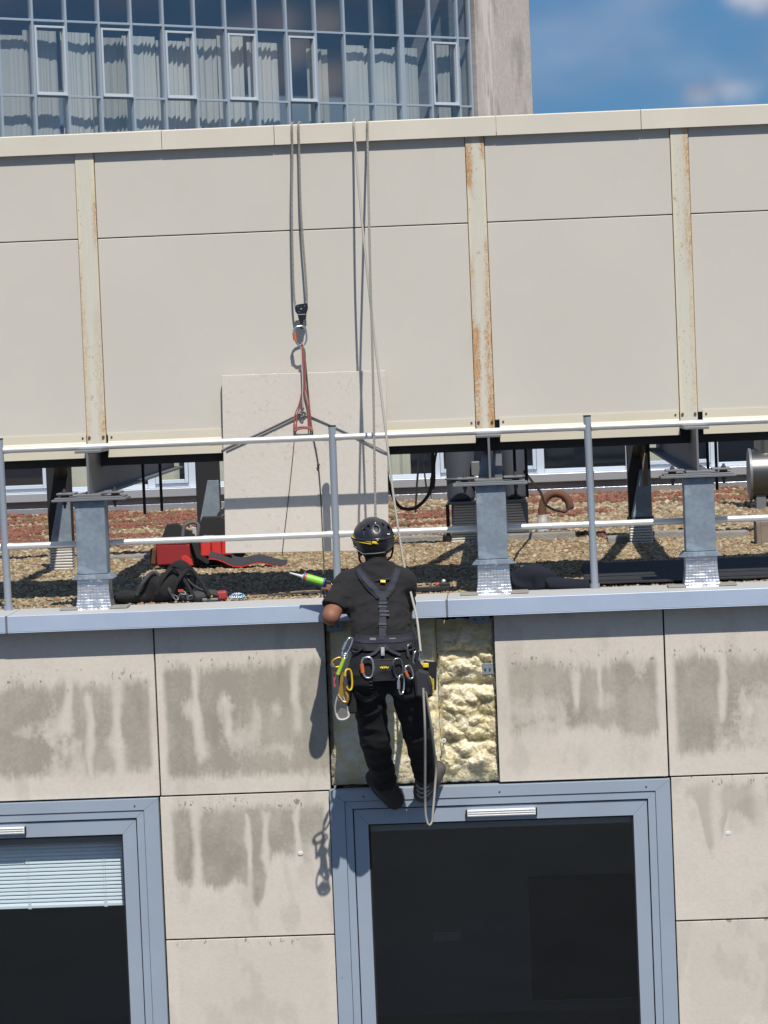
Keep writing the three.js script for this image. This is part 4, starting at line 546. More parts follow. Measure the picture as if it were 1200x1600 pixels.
{
  const t = thing('rucksack', 'black rucksack and harness heap lying at the parapet', 'rucksack', [-1.20, 0.002, -0.52]);
  const bk = M(lin(0.009, 0.009, 0.010), 0.9), gy = M(lin(0.035, 0.035, 0.04), 0.8);
  mesh('body', crumple(new THREE.SphereGeometry(0.15, 32, 20).scale(0.95, 0.62, 0.75).translate(-0.06, 0.075, 0), 0.035, 9, 2), bk, t);
  mesh('top_pocket', crumple(new THREE.SphereGeometry(0.10, 28, 18).scale(0.9, 0.95, 0.7).translate(0.03, 0.12, -0.05), 0.026, 11, 5), bk, t);
  mesh('side_bag', crumple(new THREE.SphereGeometry(0.10, 24, 16).scale(1.3, 0.42, 0.8).translate(-0.23, 0.035, 0.03), 0.02, 12, 8), bk, t);
  mesh('hip_pad', crumple(new THREE.SphereGeometry(0.10, 24, 16).scale(1.3, 0.35, 0.7).translate(0.14, 0.03, 0.05), 0.018, 12, 4), gy, t);
  for (const [a, b, c] of [[-0.14, 0.15, 0.0], [-0.03, 0.17, 0.05], [0.06, 0.16, -0.02]]) mesh('shoulder_strap', tube([[a - 0.06, 0.05, 0.11], [a - 0.02, b * 0.8, 0.115], [a + 0.04, b + 0.02, 0.06], [a + 0.1, b * 0.7, 0.085], [a + 0.15, 0.03, 0.12]], 0.012, 30, 8), c ? bk : gy, t);
  mesh('webbing', [tube([[0.06, 0.15, 0.02], [0.12, 0.09, 0.08], [0.18, 0.06, 0.1], [0.26, 0.03, 0.11]], 0.006, 20), tube([[0.04, 0.16, -0.02], [0.14, 0.12, 0.02], [0.2, 0.05, 0.08]], 0.006, 20)], gy, t);
  for (const [x, y, z, r] of [[0.06, 0.055, 0.118, 1.2], [0.10, 0.028, 0.124, -1.1], [0.02, 0.03, 0.122, 0.8], [-0.16, 0.135, 0.07, 0.1]]) { const g = new THREE.TorusGeometry(0.011, 0.0028, 8, 20); g.scale(1, 1.5, 1); g.rotateY(0.7); g.rotateZ(r); g.translate(x, y, z); mesh('buckle', g, mats.steelGrey, t); }
  mesh('red_label', box(0.035, 0.065, 0.06, 0.075, 0.127, 0.131, 0.001), M(lin(0.4, 0.04, 0.03), 0.7), t);
  const tp = thing('tape_measure', 'red and yellow hand tool lying beside the rucksack at the parapet', 'tool', [-0.945, 0.006, -0.44]); mesh('case', crumple(new RoundedBoxGeometry(0.06, 0.05, 0.05, 3, 0.014).translate(0.02, 0.026, 0), 0.004, 20, 3), M(lin(0.30, 0.035, 0.03), 0.5), tp); mesh('grip', new RoundedBoxGeometry(0.035, 0.025, 0.03, 2, 0.008).translate(-0.045, 0.03, 0.01), mats.yellow, tp); mesh('base_plate', box(-0.09, 0.0, 0.0, 0.014, -0.03, 0.03, 0.004), mats.steelGrey, tp);
  const rc = thing('cord_coil', 'small blue and white coil of cord lying at the parapet', 'cord', [-0.838, 0.006, -0.43]); const bl = M(lin(0.05, 0.20, 0.36), 0.8), R = rng(8); for (let k = 0; k < 14; k++) { const a = (k / 13 - 0.5) * 2.2, g = tube([[-0.005, 0.006, 0.0], [Math.sin(a) * 0.026, 0.02 + Math.cos(a) * 0.014, 0.012 * R()], [Math.sin(a) * 0.048, 0.006 + Math.cos(a) * 0.026, 0.03 * (R() - 0.5)], [Math.sin(a) * 0.03, 0.008, 0.02]], 0.0035, 14, 6); mesh('loop', g, k % 2 ? bl : mats.white, rc); }
  const nv = thing('navy_jacket', 'navy jacket lying in a heap beside the middle support', 'jacket', [0.86, 0.0, -0.46]); const nm = M(lin(0.006, 0.008, 0.018), 0.95);
  mesh('heap', crumple(new THREE.SphereGeometry(0.13, 40, 24).scale(1.05, 0.66, 0.7).translate(-0.05, 0.045, 0), 0.034, 10, 6), nm, nv); mesh('sleeve', crumple(new THREE.CapsuleGeometry(0.034, 0.24, 8, 18).rotateZ(Math.PI / 2 - 0.12).translate(0.17, 0.018, 0.05), 0.016, 16, 3), nm, nv); mesh('cuff', crumple(new RoundedBoxGeometry(0.03, 0.035, 0.04, 2, 0.008).translate(-0.1, 0.115, 0.01), 0.004, 16, 2), M(lin(0.16, 0.17, 0.19), 0.8), nv);
  const br = thing('black_bar_tool', 'black bar tool with a small red tip lying right of the worker', 'tool', [0.26, 0.006, -0.5]); mesh('bar', box(-0.12, 0.09, 0, 0.026, -0.02, 0.02, 0.004), mats.black, br); mesh('head', box(0.03, 0.09, 0.0265, 0.045, -0.02, 0.02, 0.004), mats.black, br); mesh('tip', rod([0.01, 0.035, 0], [0.03, 0.04, 0], 0.010, 12), M(lin(0.45, 0.08, 0.05), 0.6), br); mesh('knob', new THREE.SphereGeometry(0.012, 12, 8).translate(0.055, 0.054, 0), mats.alu, br);
  const sc = thing('loose_cords', 'loose tangle of tan cords lying on the gravel beside the worker', 'cord', [0, 0, 0]); const cm = M(lin(0.24, 0.19, 0.13), 0.9), Q = rng(21);
  for (let k = 0; k < 6; k++) { const pts = []; let x = -0.68 + 0.06 * k, z = -0.55 - 0.07 * k; for (let i = 0; i < 6; i++) { pts.push([x, 0.012 + 0.010 * Q(), z]); x += 0.05 + 0.03 * Q(); z += 0.05 * (Q() - 0.5); } mesh('strand', tube(pts, 0.0045, 30, 6), k % 3 ? cm : darkCord, sc); }
  mesh('hook', new THREE.TorusGeometry(0.014, 0.006, 8, 16).rotateX(1.2).translate(-0.46, 0.022, -0.46), mats.black, sc);
}
{ // hose, cables and pipe
  const h = thing('black_hose', 'black hose looping below the metal wall beside the hanging panel', 'hose'); mesh('hose', tube([[0.30, 0.84, -1.0], [0.268, 0.75, -1.08], [0.264, 0.642, -1.1], [0.232, 0.518, -1.1], [0.145, 0.445, -1.1], [0.067, 0.457, -1.1], [0.022, 0.541, -1.1], [-0.02, 0.80, -1.05]], 0.010, 70), mats.black, h); mesh('second_hose', tube([[0.31, 0.84, -1.05], [0.275, 0.70, -1.15], [0.27, 0.6, -1.15], [0.262, 0.55, -1.15]], 0.007, 30), mats.black, h);
  const w = thing('hanging_rope_tails', 'thin pale rope tails dangling beside the black hose', 'rope'); mesh('tail', tube([[0.19, 0.80, -1.3], [0.184, 0.73, -1.3], [0.165, 0.58, -1.3], [0.149, 0.41, -1.3]], 0.006, 20), paleRope, w); mesh('tail', tube([[0.20, 0.80, -1.3], [0.203, 0.73, -1.3], [0.213, 0.62, -1.3], [0.221, 0.524, -1.3]], 0.005, 20), paleRope, w);
  const g = thing('bent_vent_pipe', 'rusty gooseneck vent pipe with a foil foot on the gravel', 'pipe', [0.942, 0, -6.0]); mesh('elbow', tube([[0.0, 0.11, 0], [0.005, 0.19, 0], [0.03, 0.255, 0], [0.09, 0.29, 0], [0.155, 0.275, 0], [0.195, 0.23, 0], [0.21, 0.175, 0]], 0.030, 40, 16), M(lin(1, 1, 1), 0.85, { map: softMottle([0.13, 0.06, 0.035], 0.5, 18, 111) }), g); mesh('mouth', rod([0.2095, 0.178, 0], [0.2115, 0.168, 0], 0.024, 14), mats.black, g); mesh('foil_foot', crumple(new THREE.CylinderGeometry(0.034, 0.048, 0.16, 20, 10).translate(0, 0.055, 0), 0.006, 30, 3), ribMat, g);
  const c = thing('black_cable', 'black cable drooping from the middle support to the bent pipe', 'cable'); mesh('cable', tube([[0.80, 0.60, -2.0], [0.86, 0.46, -4.0], [0.93, 0.33, -5.2], [1.0, 0.19, -5.85], [1.10, 0.15, -5.9], [1.16, 0.19, -5.95]], 0.009, 50), mats.black, c);
  const d = thing('steel_duct', 'shiny stainless duct with a flanged drum at the edge of the roof', 'duct', [2.86, 0, -8.3]); const sm = M(lin(0.34, 0.33, 0.31), 0.3, { metalness: 0.95 }); mesh('drum', rod([-0.21, 0.28, 0], [0.5, 0.28, 0], 0.20, 40), M(lin(0.13, 0.13, 0.125), 0.35, { metalness: 0.8 }), d); mesh('flange', rod([-0.225, 0.28, 0], [-0.205, 0.28, 0], 0.21, 40), mats.steelGrey, d); mesh('riser', rod([-0.09, 0.42, 0.02], [-0.09, 1.4, 0.02], 0.085, 32), sm, d); mesh('side_duct', rod([0.14, -0.02, 0.15], [0.14, 1.4, 0.15], 0.15, 40), sm, d); mesh('riser_band', [new THREE.TorusGeometry(0.088, 0.012, 8, 36).rotateX(Math.PI / 2).translate(-0.09, 0.62, 0.02)], mats.chrome, d); mesh('foot', [box(-0.18, -0.10, -0.02, 0.12, -0.12, 0.12, 0.006), box(0.3, 0.38, -0.02, 0.12, -0.12, 0.12, 0.006)], mats.steelGrey, d);
}

// ---------- the worker ----------
function surfaceNets(min, max, cell, f) {
  const n = [0, 1, 2].map((k) => Math.ceil((max[k] - min[k]) / cell) + 1), [nx, ny, nz] = n, val = new Float32Array(nx * ny * nz);
  for (let k = 0, o = 0; k < nz; k++) for (let j = 0; j < ny; j++) for (let i = 0; i < nx; i++, o++) val[o] = f(min[0] + i * cell, min[1] + j * cell, min[2] + k * cell);
  const id = new Int32Array(nx * ny * nz).fill(-1), pos = [], idx = [], at = (i, j, k) => i + nx * (j + ny * k);
  for (let k = 0; k < nz - 1; k++) for (let j = 0; j < ny - 1; j++) for (let i = 0; i < nx - 1; i++) {
    let m = 0; const v = []; for (let c = 0; c < 8; c++) { const q = val[at(i + (c & 1), j + ((c >> 1) & 1), k + (c >> 2))]; v.push(q); if (q < 0) m |= 1 << c; } if (m === 0 || m === 255) continue;
    let x = 0, y = 0, z = 0, cnt = 0; for (let a = 0; a < 8; a++) for (const b of [1, 2, 4]) { if (a & b) continue; const c = a | b; if ((v[a] < 0) === (v[c] < 0)) continue; const t = v[a] / (v[a] - v[c]); x += (a & 1) + (b === 1 ? t : 0); y += ((a >> 1) & 1) + (b === 2 ? t : 0); z += (a >> 2) + (b === 4 ? t : 0); cnt++; }
    id[at(i, j, k)] = pos.length / 3; pos.push(min[0] + (i + x / cnt) * cell, min[1] + (j + y / cnt) * cell, min[2] + (k + z / cnt) * cell);
  }
  const quad = (a, b, c, d, flip) => { if (a < 0 || b < 0 || c < 0 || d < 0) return; if (flip) idx.push(a, c, b, a, d, c); else idx.push(a, b, c, a, c, d); };
  for (let k = 1; k < nz - 1; k++) for (let j = 1; j < ny - 1; j++) for (let i = 1; i < nx - 1; i++) { const s = val[at(i, j, k)] < 0;
    if (s !== val[at(i + 1, j, k)] < 0) quad(id[at(i, j - 1, k - 1)], id[at(i, j, k - 1)], id[at(i, j, k)], id[at(i, j - 1, k)], !s);
    if (s !== val[at(i, j + 1, k)] < 0) quad(id[at(i - 1, j, k - 1)], id[at(i - 1, j, k)], id[at(i, j, k)], id[at(i, j, k - 1)], !s);
    if (s !== val[at(i, j, k + 1)] < 0) quad(id[at(i - 1, j - 1, k)], id[at(i, j - 1, k)], id[at(i, j, k)], id[at(i - 1, j, k)], !s); }
  const g = new THREE.BufferGeometry(); g.setAttribute('position', new THREE.Float32BufferAttribute(pos, 3)); g.setIndex(idx); g.computeVertexNormals(); return metreUV(g);
}
function cap(p, a, b, ra, rb) { const bx = b[0] - a[0], by = b[1] - a[1], bz = b[2] - a[2], px = p[0] - a[0], py = p[1] - a[1], pz = p[2] - a[2], t = clamp((px * bx + py * by + pz * bz) / (bx * bx + by * by + bz * bz)); return Math.hypot(px - t * bx, py - t * by, pz - t * bz) - (ra + (rb - ra) * t); }
const ell = (p, c, r) => { const x = (p[0] - c[0]) / r[0], y = (p[1] - c[1]) / r[1], z = (p[2] - c[2]) / r[2], k0 = Math.hypot(x, y, z), k1 = Math.hypot(x / r[0], y / r[1], z / r[2]); return k1 > 0 ? k0 * (k0 - 1) / k1 : -Math.min(...r); };
const smin = (a, b, k) => { const h = Math.max(k - Math.abs(a - b), 0) / k; return Math.min(a, b) - h * h * k * 0.25; };
const smax = (a, b, k) => -smin(-a, -b, k);

const J = { neck: [-0.018, 0.205, 0.325], head: [-0.039, 0.335, 0.26], shL: [-0.180, 0.112, 0.325], shR: [0.108, 0.118, 0.32], elL: [-0.268, -0.035, 0.495], wrL: [-0.262, 0.085, 0.275], elR: [0.105, -0.06, 0.13], wrR: [0.055, 0.03, -0.085],
  chest: [-0.03, 0.06, 0.355], waist: [-0.008, -0.13, 0.50], pelvis: [0.012, -0.31, 0.585], hipL: [-0.088, -0.36, 0.60], hipR: [0.112, -0.36, 0.60], knL: [-0.066, -0.690, 0.46], knR: [0.166, -0.668, 0.46], anL: [-0.028, -0.985, 0.175], anR: [0.196, -0.95, 0.175] };
const worker = thing('person', 'person in black clothes, helmet and harness hanging on ropes against the facade', 'person');
const torso = (p) => { let d = cap(p, [-0.098, 0.075, 0.345], [-0.078, -0.13, 0.49], 0.086, 0.076); d = smin(d, cap(p, [0.042, 0.075, 0.345], [0.064, -0.13, 0.49], 0.086, 0.076), 0.09); d = smin(d, cap(p, [-0.03, 0.085, 0.33], [-0.008, -0.12, 0.47], 0.095, 0.088), 0.06); d = smin(d, cap(p, J.shL, J.shR, 0.060, 0.060), 0.06); d = smin(d, cap(p, [-0.14, 0.135, 0.325], J.neck, 0.048, 0.056), 0.05); d = smin(d, cap(p, [0.085, 0.14, 0.32], J.neck, 0.048, 0.056), 0.05); return d; };
const pelvis = (p) => { let d = cap(p, [-0.075, -0.20, 0.545], [-0.07, -0.345, 0.60], 0.088, 0.098); d = smin(d, cap(p, [0.085, -0.20, 0.545], [0.10, -0.345, 0.60], 0.088, 0.098), 0.06); d = smin(d, cap(p, [-0.008, -0.10, 0.49], [0.005, -0.26, 0.56], 0.085, 0.092), 0.05); return d; };
const legs = (p) => Math.min(smin(cap(p, J.hipL, J.knL, 0.095, 0.070), cap(p, J.knL, J.anL, 0.071, 0.060), 0.03), smin(cap(p, J.hipR, J.knR, 0.095, 0.070), cap(p, J.knR, J.anR, 0.071, 0.060), 0.03));
const fold = (p, f, a, s) => a * (1 - 2 * Math.abs(noise3(p[0] * f + s, p[1] * f * 1.7, p[2] * f)));
const shirt = (p) => { let d = torso(p); const slL = cap(p, J.shL, [-0.256, 0.012, 0.448], 0.062, 0.056), slR = cap(p, J.shR, [0.112, 0.01, 0.20], 0.061, 0.058); d = smin(d, slL, 0.04); d = smin(d, slR, 0.04); d += -fold(p, 7, 0.010, 3) - fold(p, 14, 0.007, 8) * (0.4 + 0.6 * sst(0.1, -0.12, p[1]));
  d = smax(d, -(p[1] + 0.155 + 0.22 * (p[2] - 0.5)), 0.006);                       // hem, tucked in
  const ca = (p[0] + 0.256) * -0.33 + (p[1] - 0.012) * -0.90 + (p[2] - 0.448) * 0.5 + (p[1] - 0.012) * 0.15; if (p[0] < -0.17) d = smax(d, ca - 0.004, 0.004);       // left cuff
  const cn = (p[1] - 0.232) * 0.85 - (p[2] - 0.33) * 0.25; return smax(d, cn, 0.006); };
const trousers = (p) => { let d = smin(pelvis(p), legs(p), 0.05); d += -fold(p, 8, 0.0075, 5) - fold(p, 17, 0.003, 2) * sst(-0.55, -0.85, p[1]); d = smax(d, p[1] + 0.125 - 0.3 * (p[2] - 0.5), 0.008); for (const [k, a] of [[J.knL, J.anL], [J.knR, J.anR]]) { const dx = a[0] - k[0], dy = a[1] - k[1], dz = a[2] - k[2], L = Math.hypot(dx, dy, dz), s = ((p[0] - a[0]) * dx + (p[1] - a[1]) * dy + (p[2] - a[2]) * dz) / L; if (Math.abs(p[0] - a[0]) < 0.12 && p[1] < -0.75) d = smax(d, s + 0.030, 0.006); } return d; };
// skin: head, neck, arms and hands are one surface, carried on through the trunk and legs
function hand(w, dir, up, side, curl) { // finger chains: [base..tip], radius
  const N = (v) => { const l = Math.hypot(...v); return v.map((x) => x / l); }, ad = (a, b, s) => a.map((x, i) => x + b[i] * s), d = N(dir), u = N(up), s = N(side), out = [[ad(w, d, 0.01), ad(ad(w, d, 0.05), s, 0.022), 0.022, 0.017], [ad(w, d, 0.01), ad(ad(w, d, 0.05), s, -0.022), 0.022, 0.016]];
  [[0.030, 1.0], [0.010, 1.08], [-0.010, 1.0], [-0.029, 0.8]].forEach(([o, l]) => { let b = ad(ad(w, d, 0.075), s, o), a = 0; for (let k = 0; k < 3; k++) { a += curl; const q = d.map((x, i) => x * Math.cos(a) - u[i] * Math.sin(a)), e = ad(b, q, [0.036, 0.026, 0.020][k] * l); out.push([b, e, 0.0092 - k * 0.0008, 0.0086 - k * 0.0008]); b = e; } });
  let b = ad(ad(w, d, 0.02), s, 0.028); for (const [q, L] of [[ad(ad(d, s, 0.9), u, -0.4), 0.038], [ad(ad(d, s, 0.15), u, -0.9), 0.03], [ad(ad(d, s, -0.3), u, -1), 0.024]]) { const e = ad(b, N(q), L); out.push([b, e, 0.0105, 0.009]); b = e; } return out; }
const hL = hand(J.wrL, [-0.05, 0.25, -0.95], [0.1, 0.95, 0.25], [-0.98, 0.1, 0], 0.62), hR = hand(J.wrR, [-0.15, -0.12, -1], [0, 1, -0.1], [-1, 0, 0.1], 0.12);
const head = (p) => { let d = ell(p, [-0.039, 0.36, 0.255], [0.074, 0.105, 0.092]); d = smin(d, cap(p, [-0.045, 0.30, 0.215], [-0.05, 0.275, 0.185], 0.052, 0.036), 0.03); d = smin(d, cap(p, J.neck, [-0.034, 0.30, 0.275], 0.056, 0.052), 0.03); d = smin(d, cap(p, [-0.05, 0.335, 0.165], [-0.052, 0.318, 0.148], 0.010, 0.013), 0.015);
  d = smin(d, cap(p, [-0.068, 0.286, 0.165], [-0.034, 0.284, 0.163], 0.009, 0.009), 0.008); for (const s of [-1, 1]) { d = smin(d, ell(p, [-0.041 + s * 0.076, 0.325, 0.256], [0.011, 0.030, 0.019]), 0.010); d = smax(d, -(Math.hypot(p[0] + 0.05 - s * 0.03, p[1] - 0.352, p[2] - 0.162) - 0.015), 0.01); d = smin(d, Math.hypot(p[0] + 0.05 - s * 0.03, p[1] - 0.352, p[2] - 0.172) - 0.0125, 0.004); } return d; };
const arm = (p, sh, el, wr, h) => { let d = smin(cap(p, sh, el, 0.054, 0.041), cap(p, el, wr, 0.045, 0.027), 0.02); let q = 9; for (const [a, b, r, s] of h) q = Math.min(q, cap(p, a, b, r, s)); return smin(d, q, 0.012); };
const bodySkin = (p) => { let d = torso(p) + 0.014; d = smin(d, pelvis(p) + 0.014, 0.05); d = Math.min(d, legs(p) + 0.014); for (const [a, s] of [[J.anL, 1], [J.anR, 1]]) d = Math.min(d, ell(p, [a[0], a[1] - 0.03, a[2] - 0.05], [0.03, 0.04, 0.05])); return d; };
{
  const pL = surfaceNets([-0.37, -0.12, 0.08], [-0.1, 0.26, 0.58], 0.0042, (x, y, z) => { const p = [x, y, z]; return arm(p, J.shL, J.elL, J.wrL, hL); });
  const pR = surfaceNets([-0.05, -0.15, -0.26], [0.24, 0.24, 0.42], 0.0050, (x, y, z) => { const p = [x, y, z]; return arm(p, J.shR, J.elR, J.wrR, hR); });
  const pH = surfaceNets([-0.16, 0.13, 0.10], [0.09, 0.5, 0.42], 0.0040, (x, y, z) => head([x, y, z]));
  const pB = surfaceNets([-0.3, -1.12, 0.05], [0.34, 0.26, 0.75], 0.014, (x, y, z) => bodySkin([x, y, z]));
  mesh('body', [pB, pH, pL, pR], mats.skin, worker);
  const cloth = M(lin(0.0125, 0.0118, 0.0132), 0.95, { bumpMap: rep(grainBump, 5), bumpScale: 0.0015 }), trou = M(lin(0.0055, 0.0057, 0.007), 0.95, { bumpMap: rep(grainBump, 5), bumpScale: 0.0015 });
  mesh('t_shirt', surfaceNets([-0.36, -0.22, 0.06], [0.24, 0.28, 0.66], 0.0065, (x, y, z) => shirt([x, y, z])), cloth, worker);
  mesh('trousers', surfaceNets([-0.24, -1.06, 0.06], [0.30, -0.07, 0.76], 0.0075, (x, y, z) => trousers([x, y, z])), trou, worker);
  mesh('hair', surfaceNets([-0.16, 0.19, 0.18], [0.08, 0.42, 0.42], 0.005, (x, y, z) => { const p = [x, y, z]; return smax(smax(Math.min(head(p), ell(p, [-0.037, 0.33, 0.27], [0.072, 0.10, 0.088])) - 0.004, -(z - 0.272 - 0.25 * (0.34 - y)), 0.01), 0.222 - y, 0.01); }), M(lin(0.012, 0.010, 0.009), 0.9), worker);
  // boots: heel low, toe up, soles against the wall
  const boot = (an, heel, toe, seed, mm) => { const t = new THREE.Group(); t.name = 'boot'; worker.add(t); const f = (p) => { let d = cap(p, heel, toe, 0.047, 0.045); d = smin(d, cap(p, an, [mix(an[0], heel[0], 0.7), mix(an[1], heel[1], 0.6), mix(an[2], heel[2], 0.6)], 0.056, 0.052), 0.04); d = smin(d, cap(p, [an[0], an[1] - 0.01, an[2] - 0.02], [mix(heel[0], toe[0], 0.6), mix(heel[1], toe[1], 0.6), toe[2] + 0.015], 0.048, 0.038), 0.04); return smax(d, -(p[2] - 0.046), 0.005) - fold(p, 26, 0.0018, seed); };
    mesh('upper', surfaceNets([an[0] - 0.17, an[1] - 0.21, 0.02], [an[0] + 0.19, an[1] + 0.09, 0.27], 0.005, (x, y, z) => f([x, y, z])), mm, t);
    const fs = (p) => smax(smax(cap(p, [heel[0], heel[1], 0.05], [toe[0], toe[1], 0.05], 0.050, 0.049), p[2] - 0.0455, 0.003), -(p[2] - 0.0325), 0.003); mesh('sole', surfaceNets([an[0] - 0.17, an[1] - 0.21, 0.012], [an[0] + 0.19, an[1] + 0.12, 0.08], 0.004, (x, y, z) => fs([x, y, z])), M(lin(0.07, 0.065, 0.06), 0.85), t); return t; };
  boot(J.anL, [0.014, -1.082, 0.092], [-0.094, -0.958, 0.078], 3, M(lin(0.028, 0.026, 0.025), 0.75)); const rb = boot(J.anR, [0.168, -1.05, 0.092], [0.250, -0.925, 0.078], 9, M(lin(0.085, 0.075, 0.07), 0.8));
  for (let k = 0; k < 3; k++) mesh('reflective_strip', tube([[0.140, -0.985 - 0.026 * k, 0.196 - 0.016 * k], [0.160, -1.002 - 0.027 * k, 0.220 - 0.026 * k], [0.19, -1.0 - 0.025 * k, 0.222 - 0.026 * k], [0.222, -0.975 - 0.022 * k, 0.198 - 0.018 * k]], 0.006, 20, 6), M(lin(0.35, 0.33, 0.30), 0.6), rb);
}
// helmet
{
  const h = new THREE.Group(); h.name = 'helmet'; worker.add(h); h.position.set(-0.036, 0.352, 0.258); h.rotation.set(0.10, 0.22, 0.05);
  const hm = P(lin(0.012, 0.013, 0.016), 0.34, { clearcoat: 0.3, clearcoatRoughness: 0.3 }), shell = (p, o = 0) => ell(p, [0, 0.0, 0], [0.112 + o, 0.120 + o, 0.136 + o]);
  const rim = (p) => -0.012 - 0.045 * sst(0.02, 0.12, p[2]) + 0.02 * sst(-0.02, -0.1, p[2]) - 0.012 * sst(0.06, 0.1, Math.abs(p[0]));
  const sf = (p) => { let d = shell(p); const a = Math.atan2(p[0], p[2]), up = p[1]; for (const c of [-0.55, 0, 0.55]) { const g = Math.abs(p[0] - c * 0.12 * (1 - 0.3 * up / 0.12)); d += 0.0035 * (1 - sst(0.004, 0.012, g)) * sst(0.02, 0.05, up) * (c ? 1 : 0); } d -= 0.004 * (1 - sst(0.004, 0.012, Math.abs(p[1] - 0.012))) ; d = smax(d, rim(p) - p[1], 0.004); d = smax(d, -shell(p, -0.010), 0.004);
    for (const [x, y, z, rx, ry] of [[0.004, 0.072, 0.118, 0.013, 0.017], [-0.036, 0.083, 0.10, 0.007, 0.010], [0.046, 0.083, 0.095, 0.007, 0.010], [-0.06, 0.07, 0.09, 0.006, 0.006], [0.075, 0.06, 0.08, 0.008, 0.012]]) d = smax(d, -ell(p, [x, y, z], [rx, ry, 0.05]), 0.003); return d; };
  mesh('shell', surfaceNets([-0.13, -0.10, -0.155], [0.13, 0.14, 0.155], 0.0032, (x, y, z) => sf([x, y, z])), hm, h);
  mesh('liner', surfaceNets([-0.12, -0.10, -0.15], [0.12, 0.13, 0.15], 0.006, (x, y, z) => { const p = [x, y, z]; return smax(shell(p, -0.013), rim(p) + 0.012 - y, 0.01); }), mats.black, h);
  mesh('nape_cradle', surfaceNets([-0.12, -0.12, -0.02], [0.12, 0.02, 0.15], 0.005, (x, y, z) => { const p = [x, y, z]; const d = Math.abs(ell(p, [0, -0.03, 0], [0.092, 0.12, 0.108])) - 0.005; return smax(smax(smax(d, -(y + 0.088 - 0.25 * Math.abs(x)), 0.006), y + 0.02, 0.006), 0.01 - z, 0.006); }), mats.black, h);
  const on = (th, y) => { const r = Math.sqrt(Math.max(0, 1 - (y / 0.120) ** 2)); return [Math.sin(th) * (0.112 * r + 0.004), y, Math.cos(th) * (0.136 * r + 0.004)]; };
  const arc = (t0, t1, y0, y1, n = 14) => Array.from({ length: n + 1 }, (_, i) => on(mix(t0, t1, i / n), mix(y0, y1, i / n) + 0.004 * Math.sin(i / n * Math.PI)));
  mesh('lamp_band', [tube(arc(-1.75, -0.32, 0.026, 0.008), 0.0030, 40, 6), tube(arc(-1.75, -0.32, 0.016, -0.003), 0.0024, 40, 6)], mats.yellow, h);
  mesh('lamp_band_black', [tube(arc(-1.75, 1.75, 0.021, 0.004, 26), 0.0055, 60, 8)], mats.blackCloth, h);
  mesh('lamp_clip', [new RoundedBoxGeometry(0.026, 0.014, 0.010, 3, 0.004).rotateZ(-0.25).rotateY(-0.18).translate(...on(-0.18, 0.004)), new RoundedBoxGeometry(0.012, 0.009, 0.010, 3, 0.003).translate(...on(-0.02, 0.016)), new RoundedBoxGeometry(0.010, 0.018, 0.012, 3, 0.003).rotateY(1.1).translate(...on(1.05, 0.008))], mats.yellow, h);
  mesh('clip_dot', new THREE.SphereGeometry(0.005, 10, 8).translate(...on(-0.05, -0.004)), mats.orange, h);
  mesh('label', new RoundedBoxGeometry(0.017, 0.007, 0.004, 2, 0.001).rotateY(0.62).rotateX(-0.2).translate(...on(0.62, 0.036)), mats.white, h); mesh('crown_stud', new THREE.SphereGeometry(0.005, 10, 8).translate(0.004, 0.098, 0.083), mats.alu, h); mesh('strap_stud', [new THREE.SphereGeometry(0.0045, 8, 6).translate(-0.098, -0.032, 0.03), new THREE.SphereGeometry(0.004, 8, 6).translate(0.045, -0.085, 0.085)], mats.white, h);
  mesh('chin_strap', [tube([[-0.094, -0.02, 0.05], [-0.092, -0.07, 0.03], [-0.080, -0.115, -0.01], [-0.03, -0.145, -0.05], [0.03, -0.145, -0.05], [0.08, -0.115, -0.01], [0.092, -0.07, 0.03], [0.094, -0.02, 0.05]], 0.0055, 60), tube([[-0.09, -0.06, 0.09], [-0.091, -0.085, 0.02], [-0.08, -0.115, -0.01]], 0.005, 20)], mats.blackCloth, h);
  mesh('brim_edge', tube(Array.from({ length: 30 }, (_, i) => { const th = mix(-1.5, 0.35, i / 29), q = on(th, 0), yy = rim(q); return on(th, yy); }), 0.0028, 60, 6), M(lin(0.16, 0.16, 0.16), 0.6), h);
}
